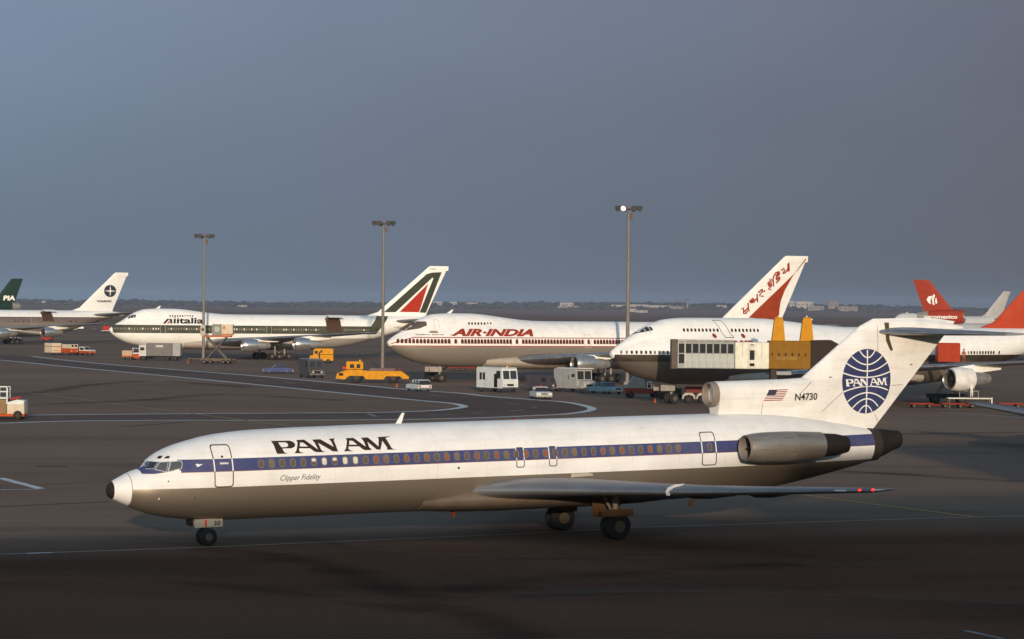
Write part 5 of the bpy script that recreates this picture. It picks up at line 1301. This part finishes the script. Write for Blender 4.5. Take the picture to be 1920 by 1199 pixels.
V('container_truck', 'grey container truck parked under the nose of the green-striped jumbo', 'truck', 297, 677, 0, [
    ('box', P('box_grey', (0.16, 0.15, 0.145)), [('b', 0.35, 0, 2.1, 4.9, 2.3, 2.4)]), ('rear_box', P('box_lightgrey', (0.34, 0.33, 0.32)), [('b', 3.55, 0, 2.1, 1.45, 2.3, 2.4)]),
    ('box_lettering', P('pale_letter', (0.5, 0.49, 0.46)), [('b', 0.3, -1.153, 2.75, 1.35, 0.01, 0.4, 0)]),
    ('chassis', dark, [('b', 0.6, 0, 0.75, 7.2, 1.8, 0.25)]), ('cab', P('cab_white', (0.55, 0.53, 0.5)), [('b', -2.9, 0, 1.9, 1.4, 2.1, 2.1)]), ('cab_window', wind, [('b', -2.95, -1.053, 2.2, 0.8, 0.02, 0.6, 0)]),
    ('wheel', None, [(x, y, 0.42, 0.3) for x in (-2.7, 1.8, 3.3) for y in (-1.0, 1.0)])])
V('baggage_tractor', 'white and orange tractor just left of the grey container truck', 'tractor', 258, 676, 0, [
    ('body', orange, [('b', 0, 0, 0.75, 2.3, 1.4, 0.75)]), ('bonnet', off_white, [('b', 0.0, 0, 1.3, 2.1, 1.3, 0.26)]), ('canopy', off_white, [('b', -0.2, 0, 2.25, 1.6, 1.3, 0.08)]),
    ('post*', off_white, [('t', (x, y, 1.3), (x, y, 2.25), 0.04) for x in (-0.9, 0.5) for y in (-0.6, 0.6)]), ('seat', dark, [('b', -0.4, 0, 1.55, 0.5, 0.9, 0.35)]), wheels(0.75, -0.75, 0.6, 0.34, 0.2)])
dolly('tan covered cart at the left end of the grey container truck', 239, 676, 0, steel, [('load', P('cart_tan', (0.48, 0.34, 0.2)), [('b', 0, 0, 1.25, 1.9, 1.4, 1.15)]), ('skirt', orange, [('b', 0, -0.703, 0.75, 1.85, 0.02, 0.25, 0)])], L=2.2)
dolly('small tan loaded cart at the right end of the grey container truck', 329, 675.5, 0, steel, [('load', MATS['cart_tan'], [('b', 0, 0, 1.0, 0.8, 1.2, 0.8)])], L=1.0)
# left-hand group on the lane
tanw = P('tan_white', (0.62, 0.52, 0.38)); 
V('container_cart', 'tall cream container cart, leftmost of the three vehicles near the left taxi line', 'container cart', 99, 666.5, -50, [
    ('box', tanw, [('b', 0, 0, 1.5, 3.0, 2.2, 1.95)]), ('stripe*', P('stripe_tan', (0.45, 0.22, 0.09)), [('b', 1.503, 0, 1.75, 0.02, 2.1, 0.22, 0), ('b', 0, -1.103, 1.75, 2.9, 0.02, 0.22, 0), ('b', 1.503, 0, 0.95, 0.02, 2.1, 0.14, 0)]),
    ('frame', steel, [('b', 0, 0, 0.42, 3.2, 2.2, 0.16)]), wheels(1.1, -1.1, 0.95, 0.26, 0.18)])
V('service_truck', 'orange truck with cream cab, middle of the three vehicles near the left taxi line', 'truck', 130, 667, -50, [
    ('body', orange, [('b', 0, 0, 0.95, 3.9, 1.9, 0.95)]), ('cab', tanw, [('b', 0.25, 0, 1.85, 3.3, 1.8, 0.85)]), ('windscreen*', wind, [('b', 1.904, y, 1.95, 0.02, 0.55, 0.45, 0) for y in (-0.42, 0.42)]),
    ('headlight*', headl, [('b', 1.96, y, 0.9, 0.04, 0.22, 0.2) for y in (-0.7, 0.7)]), ('bumper', dark, [('b', 2.0, 0, 0.5, 0.1, 1.9, 0.18)]), wheels(1.2, -1.2, 0.85, 0.36, 0.22)])
V('pickup_truck', 'white over orange pickup, rightmost of the three vehicles near the left taxi line', 'pickup', 159, 667, -35, [
    ('body', orange, [('b', 0, 0, 0.68, 4.3, 1.75, 0.5)]), ('bonnet', off_white, [('b', 1.45, 0, 1.02, 1.35, 1.7, 0.2)]), ('cab', off_white, [('p', [(-0.9, 0.93), (-0.75, 1.75), (0.35, 1.75), (0.8, 0.93)], 1.6)]),
    ('side_window', wind, [('p', [(-0.65, 1.1), (-0.58, 1.6), (0.3, 1.6), (0.6, 1.1)], 0.02, -0.812)]), ('windscreen', wind, [('p', [(0.83, 0.98), (0.40, 1.68), (0.42, 1.68), (0.85, 0.98)], 1.4)]),
    ('load_bed', off_white, [('b', -1.5, 0, 1.0, 1.25, 1.7, 0.12)]), ('headlight*', headl, [('b', 2.16, y, 0.75, 0.03, 0.25, 0.18) for y in (-0.6, 0.6)]), wheels(1.35, -1.35, 0.78, 0.34, 0.22)])
# near vehicle cut by the left edge
V('belt_loader', 'cream and orange loader with railed steps, cut by the left edge', 'loader', 8, 787, 0, [
    ('body', tanw, [('b', 1.2, 0, 0.98, 1.6, 2.0, 0.9)]), ('skirt', orange, [('b', 0.0, 0, 0.42, 4.0, 2.02, 0.26)]), ('side_panel', P('wood_tan', (0.26, 0.16, 0.08)), [('b', -0.75, 0, 1.2, 2.2, 1.9, 1.3)]),
    ('bonnet', off_white, [('p', [(0.42, 1.35), (0.42, 1.6), (1.3, 1.85), (2.0, 1.75), (1.9, 1.4)], 1.9)]), ('cushion', red, [('p', [(0.6, 1.82), (1.6, 2.0), (1.6, 2.12), (0.6, 1.95)], 1.2)]),
    ('step_deck', off_white, [('b', -0.7, 0, 1.98, 2.3, 2.0, 0.14)]),
    ('handrail*', off_white, [('t', (x, y, 2.0), (x, y, 3.0), 0.04) for x in (-1.6, -0.6, 0.35) for y in (-0.9, 0.9)] + [('t', (-1.6, y, z), (0.35, y, z), 0.035) for y in (-0.9, 0.9) for z in (2.55, 3.0)]),
    ('upright', off_white, [('b', 0.4, -0.95, 2.2, 0.14, 0.1, 1.5)]),
    ('wheel', None, [(-1.0, -0.95, 0.42, 0.3), (-1.0, 0.95, 0.42, 0.3), (1.4, -0.95, 0.42, 0.3), (1.4, 0.95, 0.42, 0.3)])])
# gear around the left-hand jumbo
rloader = [('body', red, [('b', 0, 0, 1.0, 2.9, 1.8, 1.5)]), ('tower', red, [('b', 1.1, 0, 2.2, 0.7, 1.4, 1.2)]), ('panel_gap*', dark, [('b', x, -0.903, 1.1, 0.08, 0.02, 1.1, 0) for x in (-0.6, 0.4)]), ('handrail', red, [('t', (1.4, -0.7, 2.8), (1.5, -0.7, 3.6), 0.07), ('t', (0.8, -0.7, 2.8), (1.5, -0.7, 3.6), 0.06)]), wheels(1.0, -1.0, 0.8, 0.35, 0.25)]
V('ground_unit', 'bright red service unit behind the engine of the left-edge jumbo', 'service unit', 88, 640, 0, rloader)
dolly('orange-red cart with pale rail at the far left edge', 16, 637, 0, P('dolly_pale', (0.5, 0.5, 0.5)), [('load', orange, [('b', 0, 0, 1.2, 3.4, 1.4, 0.9)])], L=5.6)
V('red_truck', 'small red box truck left of the green-striped jumbo nose', 'truck', 200, 624, 0, [('body', red, [('b', 0, 0, 1.5, 2.6, 2.0, 1.6)]), ('sill', off_white, [('b', -0.2, 0, 0.6, 3.2, 2.0, 0.18)]), wheels(0.9, -0.9, 0.85, 0.36, 0.22)])
for u, v, mt, lb in ((123, 622, tanw, 'tiny cream truck under the tail of the left-edge jumbo'), (137, 621, greyw, 'tiny grey cart right of the tiny cream truck'), (150, 619, off_white, 'tiny white vehicle far behind, below the left-edge jumbo tail'), (176, 622, P('far_dark', (0.06, 0.055, 0.06)), 'tiny dark vehicle between the tiny white one and the small red box truck')):
    V('far_vehicle', lb, 'vehicle', u, v, 0, [('body', mt, [('b', 0, 0, 0.8, 3.0, 1.7, 0.8)]), ('cab', mt, [('b', 0.7, 0, 1.5, 1.2, 1.6, 0.6)]), ('cab_window', wind, [('b', 0.7, -0.803, 1.5, 0.8, 0.02, 0.35, 0)]), wheels(0.9, -0.9, 0.7, 0.32, 0.2)])
# rows of red carts behind the arched-window jumbo nose gear
k = 0
for u, od in ((846, 'leftmost'), (857, 'second from left'), (868, 'middle'), (879, 'fourth from left'), (890, 'rightmost')):
    dolly(od + ' low orange-red cart in the row under the nose of the arched-window jumbo', u, 696, 0, rdeck, [('crate', P('crate_tan', (0.42, 0.2, 0.1)), [('b', 0, 0, 0.9, 0.55, 1.0, 0.4)])], 'row of orange-red carts below the arched-window jumbo', L=0.8, zdeck=0.55)
V('tow_tractor', 'dark towing tractor by the nose gear of the arched-window jumbo', 'tractor', 817, 716, 30, [
    ('body', P('tractor_dark', (0.045, 0.035, 0.03)), [('b', 0, 0, 0.95, 3.0, 1.6, 0.7)]), ('seat', dark, [('b', -0.7, 0, 1.5, 0.6, 0.9, 0.5)]), ('boom', steel, [('t', (0, -0.5, 1.2), (1.6, -0.5, 2.1), 0.10)]), ('light*', chrome, [('b', -1.45, y, 1.2, 0.1, 0.2, 0.2) for y in (-0.5, 0.5)]), wheels(0.95, -0.95, 0.75, 0.45, 0.3)])
g = G(790, 700)
# belt loader beside the stretched jumbo
gpanel = P('belt_grey', (0.34, 0.32, 0.29))
V('belt_loader', 'red belt loader with raised grey conveyor, right of the pale blue car', 'belt loader', 1204, 747, 8, [
    ('chassis', P('loader_red', (0.26, 0.05, 0.025)), [('b', 0, 0, 0.85, 4.4, 1.7, 0.62)]), ('conveyor', gpanel, [('p', [(-2.2, 1.2), (-0.2, 3.7), (0.15, 3.55), (0.2, 1.75), (0.05, 1.2)], 0.8)]),
    ('driver_guard', off_white, [('t', (0.5, -0.7, 1.15), (0.5, -0.7, 1.95), 0.06), ('t', (0.5, -0.7, 1.95), (1.0, -0.7, 1.95), 0.06), ('t', (1.0, -0.7, 1.95), (1.0, -0.7, 1.15), 0.06)]),
    ('side_rail', off_white, [('b', 1.3, -0.86, 1.2, 1.8, 0.05, 0.07, 0)]), ('seat', dark, [('b', 0.75, 0.1, 1.35, 0.5, 0.5, 0.4)]), wheels(1.5, -1.5, 0.75, 0.4, 0.26)])
V('baggage_tractor', 'dark brown tractor right of the red belt loader', 'tractor', 1256, 750, -30, [
    ('body', P('tractor_brown', (0.11, 0.055, 0.035)), [('b', 0, 0, 0.95, 2.4, 1.4, 0.8)]), ('hose_reel', P('reel_tan', (0.24, 0.15, 0.09)), [('t', (0.1, -0.72, 1.7), (0.1, 0.4, 1.7), 0.45)]), ('boom', steel, [('t', (-0.8, 0, 1.3), (0.4, 0, 2.7), 0.09)]), wheels(0.8, -0.8, 0.65, 0.42, 0.26)])
V('fuel_cart', 'dim cart with cream wheel arches, left of the front jet tail engine intake', 'cart', 1303, 757, 0, [
    ('mudguard*', P('arch_cream', (0.50, 0.46, 0.38)), [('p', [(x - 0.75, 0.5), (x - 0.7, 0.9), (x - 0.4, 1.2), (x + 0.4, 1.2), (x + 0.7, 0.9), (x + 0.75, 0.5), (x + 0.6, 0.5), (x + 0.5, 0.85), (x, 1.0), (x - 0.5, 0.85), (x - 0.6, 0.5)], 1.7) for x in (-0.75, 0.85)]),
    ('tank', P('tank_dim_red', (0.16, 0.03, 0.02)), [('b', 0.6, 0.2, 1.55, 3.4, 1.2, 0.7)]), wheels(0.85, -0.75, 0.72, 0.46, 0.3)])

# small ramp clutter seen beside the nose gears
conem = M('cone_orange', (0.5, 0.10, 0.02), 0.6)
for u, v, lb in ((352, 683, 'small orange cone left of the cargo loader'), (744, 728, 'small orange cone between the yellow tug and the white estate car'), (1228, 757, 'small orange cone by the red belt loader')):
    g = G(u, v); t = thing('traffic_cone', lb, 'cone', g)
    B().lathe([(0.0, 0.16), (0.55, 0.03)], (0, 0, 0.05), 12, 'z', True).build('cone', conem, t, True); B().box(0, 0, 0.025, 0.42, 0.42, 0.05).build('base', dark, t)

# mobile passenger lounge raised to door height beside the stretched jumbo
g = atD(1400, 764, 318); yc = 318.0
def Xu(u): return atD(u, 660, yc).x
lt = thing('mobile_lounge', 'raised passenger lounge: glazed grey walkway, cream cab, yellow body with two towers', 'mobile lounge', (Xu(1400), yc, 0))
def lx(u): return Xu(u) - Xu(1400)
zb_, ztp = 4.38, 7.42
lgrey = P('lounge_grey', (0.30, 0.31, 0.28)); lcream = P('lounge_cream', (0.74, 0.69, 0.56)); lyel = P('lounge_yellow', (0.235, 0.105, 0.004)); ltow = P('tower_yellow', (0.55, 0.235, 0.006)); lbrn = P('lounge_brown', (0.030, 0.018, 0.011))
x0, x1 = lx(1270), lx(1375)
wk = B().box((x0 + x1) / 2, 0, (zb_ + ztp) / 2 - 0.05, x1 - x0, 2.7, ztp - zb_ - 0.1, bev=0.05).build('walkway', lgrey, lt)
B().box(x0 - 0.36, 0, (zb_ + ztp) / 2, 0.70, 2.9, ztp - zb_ + 0.15, bev=0.06).build('docking_hood', P('hood_brown', (0.11, 0.085, 0.065)), lt)
n = 8; wdt = (x1 - x0) / n
pmh = B().box(0, 0, 0, wdt - 0.16, 0.03, 1.0).mesh('window'); pmh.materials.append(wind)
pml = B().box(0, 0, 0, wdt - 0.05, 0.03, 1.45).mesh('panel'); pml.materials.append(P('panel_grey', (0.44, 0.45, 0.41)))
for i in range(n):
    o = obj('window', pmh, lt); o.location = (x0 + (i + 0.5) * wdt, -1.36, ztp - 0.88)
    if i == 0: o = obj('window', pmh, lt); o.location = (x0 + 0.5 * wdt, -1.36, ztp - 2.0)
    else: o = obj('panel', pml, lt); o.location = (x0 + (i + 0.5) * wdt, -1.355, ztp - 2.2)
for i in range(n + 1): B().box(x0 + i * wdt, -1.37, (zb_ + ztp) / 2 - 0.05, 0.05, 0.05, ztp - zb_ - 0.2).build('mullion', lcream if i < 2 else lgrey, lt)
B().box((x0 + x1) / 2, 0, ztp + 0.003, x1 - x0 + 0.1, 2.6, 0.1).build('walkway_roof', P('roof_pale', (0.42, 0.40, 0.36)), lt)
x0, x1 = lx(1376), lx(1440)
B().box((x0 + x1) / 2, -0.12, (zb_ + ztp) / 2 - 0.08, x1 - x0, 2.9, ztp - zb_ - 0.15, bev=0.14).build('cab', lcream, lt)
xm = (x0 + x1) / 2
B().box(xm, -1.585, (zb_ + ztp) / 2 - 0.1, 0.95, 0.03, 2.6, bev=0.01).build('cab_door', P('door_pale', (0.66, 0.61, 0.50)), lt)
B().box(xm, -1.61, ztp - 1.55, 0.52, 0.02, 1.05).build('door_window', wind, lt); B().box(xm, -1.61, zb_ + 0.45, 0.52, 0.02, 0.32).build('door_vent', dark, lt); B().box(xm, -1.61, ztp - 0.45, 0.4, 0.02, 0.10).build('door_lamp', dark, lt)
for q in (-1.05, 1.05): B().box(xm + q, -1.585, ztp - 1.0, 0.04, 0.03, 1.5).build('panel_joint', lgrey, lt)
x0, x1 = lx(1440), lx(1518)
B().box((x0 + x1) / 2, 0.05, (zb_ + ztp) / 2 + 0.02, x1 - x0 - 0.01, 2.9, ztp - zb_, bev=0.08).build('body', lyel, lt)
for i in range(6): B().box(x0 + 0.35 + i * 0.72, -1.42, ztp - 1.45, 0.16, 0.03, 0.3).build('small_window', dark, lt)
wrap(text_bm('747', (x0 + 0.5, zb_ + 1.0, x0 + 2.0, zb_ + 1.45)), 'body_lettering', P('letter_dim', (0.42, 0.30, 0.12)), lt, lambda x, z: 1.40, 0.012, 2) if False else None
B().box(x0 + 1.9, -1.405, zb_ + 1.2, 2.3, 0.012, 0.34).build('body_lettering', P('letter_dim2', (0.27, 0.15, 0.03)), lt)
B().rings([[(x1 + 0.004, -1.4, zb_ - 0.3), (x1 + 0.004, 1.4, zb_ - 0.3), (x1 + 0.004, 1.4, ztp + 0.1), (x1 + 0.004, -1.4, ztp + 0.1)], [(x1 + 2.2, -1.45, zb_ - 0.3), (x1 + 2.2, 1.4, zb_ - 0.3), (x1 + 2.2, 1.4, ztp + 0.15), (x1 + 2.2, -1.45, ztp + 0.15)], [(lx(1585), -1.4, zb_), (lx(1585), 1.4, zb_), (lx(1585), 1.4, ztp - 0.7), (lx(1585), -1.4, ztp - 0.7)]]).build('rear_hood', lbrn, lt)
for u in (1459, 1512):
    xx = lx(u)
    tb = B().rings([[(xx - 0.72, -0.5, ztp + 0.03), (xx + 0.72, -0.5, ztp + 0.03), (xx + 0.72, 0.7, ztp + 0.03), (xx - 0.72, 0.7, ztp + 0.03)], [(xx - 0.45, -0.4, 9.7), (xx + 0.50, -0.4, 9.7), (xx + 0.50, 0.55, 9.7), (xx - 0.45, 0.55, 9.7)], [(xx - 0.35, -0.3, 9.98), (xx + 0.40, -0.3, 9.98), (xx + 0.40, 0.45, 9.98), (xx - 0.35, 0.45, 9.98)]]).build('lift_tower', ltow, lt)
    B().ball((xx, 0, 10.08), 0.1, (1, 1, 1), 2).build('tower_lamp', lcream, tb)
for u in (1450, 1530):
    B().box(lx(u), 0, 2.5, 0.7, 1.9, 3.7).build('lift_leg', P('lift_dark', (0.05, 0.035, 0.028)), lt)
B().box(lx(1490), 0, 0.95, 7.5, 2.6, 0.8, bev=0.05).build('chassis', MATS['lift_dark'], lt)
B().box(lx(1468), -1.2, 3.95, 1.6, 0.5, 0.4, bev=0.04).build('step', lgrey, lt)
for x in (lx(1455), lx(1525)):
    for y in (-1.2, 1.2): gear_wheel(lt, x, y, 0.6, 0.6, 0.4)

# right-hand gear under the stretched jumbo
gr = G(1776, 762)
V('catering_truck', 'red-orange catering truck with raised box beside the stretched jumbo, behind the globe tail', 'truck', 1776, 757.5, 0, [
    ('raised_box', P('catering_red', (0.36, 0.035, 0.008)), [('b', 0, 0, 6.0, 2.6, 2.4, 2.2)]), ('scissor_arm*', steel, [('t', (-1.2, y, 1.2), (1.1, y, 4.5), 0.1) for y in (-0.9, 0.9)] + [('t', (1.1, y, 1.2), (-1.2, y, 4.5), 0.1) for y in (-0.9, 0.9)]),
    ('chassis', dark, [('b', 0, 0, 0.9, 4.6, 2.2, 0.5)]), ('platform', steel, [('b', 2.3, -0.4, 4.55, 1.9, 1.6, 0.14)]), wheels(1.6, -1.5, 1.0, 0.5, 0.3)])
V('work_platform', 'low pale work platform on legs below the white engine at right', 'platform', 1816, 766.5, 0, [
    ('deck', P('deck_pale', (0.66, 0.63, 0.54)), [('b', 0, 0, 1.12, 4.8, 1.6, 0.14)]), ('leg*', steel, [('t', (x, y, 0), (x, y, 1.05), 0.06) for x in (-2.2, 2.2) for y in (-0.7, 0.7)]),
    ('rail*', P('rail_dim', (0.4, 0.36, 0.3)), [('t', (-0.9, 0.72, 1.9), (1.2, 0.72, 1.9), 0.03)] + [('t', (x, 0.72, 1.19), (x, 0.72, 1.9), 0.03) for x in (-0.9, 1.2)]),
    ('end_post', lcream, [('b', 2.5, -0.6, 0.6, 0.14, 0.14, 1.3)])])
for u, lb in ((1727, 'long orange-red cart just right of the globe tail trailing edge'), (1785, 'long orange-red cart below the dark engine shadow, second from the globe tail'), (1822, 'short orange-red cart left of the grey wing tip'), (1893, 'long orange-red cart near the right edge above the grey wing tip')):
    dolly(lb, u, 766, 0, rdeck, group='orange-red carts in a row under the stretched jumbo wing', L=2.6 if u != 1822 else 1.0, zdeck=0.5)

# ================================================================== PEOPLE (small, standing)
def person(label, loc, rz, shirt, trousers, skin_c=(0.35, 0.2, 0.13), lean=0.0):
    t = thing('person', label, 'person', loc, rz)
    def body(name, mat, V_, E_, R_, root=0):
        me = bpy.data.meshes.new(name); me.from_pydata([Vector(v) for v in V_], E_, [])
        o = bpy.data.objects.new(name, me); C.objects.link(o)
        md = o.modifiers.new('skin', 'SKIN'); 
        for i, r in enumerate(R_): me.skin_vertices[0].data[i].radius = (r, r * 0.8)
        me.skin_vertices[0].data[root].use_root = True
        sb = o.modifiers.new('sub', 'SUBSURF'); sb.levels = 1; sb.render_levels = 1
        dg = bpy.context.evaluated_depsgraph_get(); dg.update()
        m2 = bpy.data.meshes.new_from_object(o.evaluated_get(dg)); bpy.data.objects.remove(o)
        m2.materials.clear(); m2.materials.append(mat)
        for p in m2.polygons: p.use_smooth = True
        return obj(name, m2, t)
    pv = [(0, 0, 0.95), (0, 0, 1.20), (0, 0, 1.42), (0, 0.0, 1.52), (0, -0.01, 1.62), (0, -0.01, 1.74),
          (-0.19, 0, 1.42), (-0.24, -0.04, 1.15), (-0.22, -0.16, 0.92), (0.19, 0, 1.42), (0.24, -0.06, 1.15), (0.20, -0.20, 0.98),
          (-0.10, 0, 0.88), (-0.12, -0.03, 0.48), (-0.13, 0.0, 0.08), (-0.13, -0.14, 0.04), (0.10, 0, 0.88), (0.13, -0.02, 0.48), (0.15, 0.02, 0.08), (0.15, -0.12, 0.04)]
    pe = [(0, 1), (1, 2), (2, 3), (3, 4), (4, 5), (2, 6), (6, 7), (7, 8), (2, 9), (9, 10), (10, 11), (0, 12), (12, 13), (13, 14), (14, 15), (0, 16), (16, 17), (17, 18), (18, 19)]
    pr = [0.15, 0.145, 0.15, 0.06, 0.095, 0.085, 0.07, 0.05, 0.04, 0.07, 0.05, 0.04, 0.10, 0.075, 0.05, 0.045, 0.10, 0.075, 0.05, 0.045]
    m, tt, b = nodes('person_' + shirt[0])
    tcn = tt.nodes.new('ShaderNodeTexCoord'); sx = tt.nodes.new('ShaderNodeSeparateXYZ'); lk(tt, tcn.outputs['Object'], sx.inputs[0]); z = sx.outputs[2]
    c = mix_n(tt, math_n(tt, 'GREATER_THAN', z, 0.93), trousers, shirt[1]); c = mix_n(tt, math_n(tt, 'GREATER_THAN', z, 1.50), c, skin_c)
    c = mix_n(tt, math_n(tt, 'LESS_THAN', z, 0.10), c, (0.03, 0.03, 0.03)); lk(tt, c, b.inputs['Base Color']); b.inputs['Roughness'].default_value = 0.8
    body('body', m, pv, pe, pr)
    B().ball((0, 0.015, 1.745), 0.105, (0.95, 1.05, 0.75), 2).build('hair', M('hair_dark', (0.03, 0.02, 0.015), 0.7), t, True)
    return t
g = G(1816, 766.5)
person('worker in white overalls standing on the low pale platform', (atD(1821, 745, g.y).x, g.y - 0.3, 1.193), 0.6, ('white', (0.72, 0.68, 0.60)), (0.66, 0.62, 0.55))
g = G(1776, 757.5)
person('worker in orange-red standing beside the raised red box', (atD(1806, 675, g.y).x, g.y - 0.5, 4.623), -0.3, ('red', (0.34, 0.09, 0.03)), (0.24, 0.07, 0.03))

# ================================================================== HAZE
bm = bmesh.new(); bmesh.ops.create_cube(bm, size=1.0)
hz_m = bpy.data.materials.new('haze'); hz_m.use_nodes = True; ht = hz_m.node_tree; ht.nodes.clear()
pvn = ht.nodes.new('ShaderNodeVolumePrincipled'); pvn.inputs['Color'].default_value = (0.55, 0.72, 1.0, 1); pvn.inputs['Density'].default_value = 0.000045; pvn.inputs['Anisotropy'].default_value = 0.0
mo = ht.nodes.new('ShaderNodeOutputMaterial'); ht.links.new(pvn.outputs[0], mo.inputs['Volume'])
me = bpy.data.meshes.new('haze'); bm.to_mesh(me); bm.free(); me.materials.append(hz_m)
hz_o = tag(obj('haze', me), 'thin bluish evening haze over the airfield', 'haze', kind='stuff')
hz_o.scale = (2 * EXT + 60, EXT + 700, 46); hz_o.location = (0, (EXT - 600) / 2, 46 / 2 - 1.2)
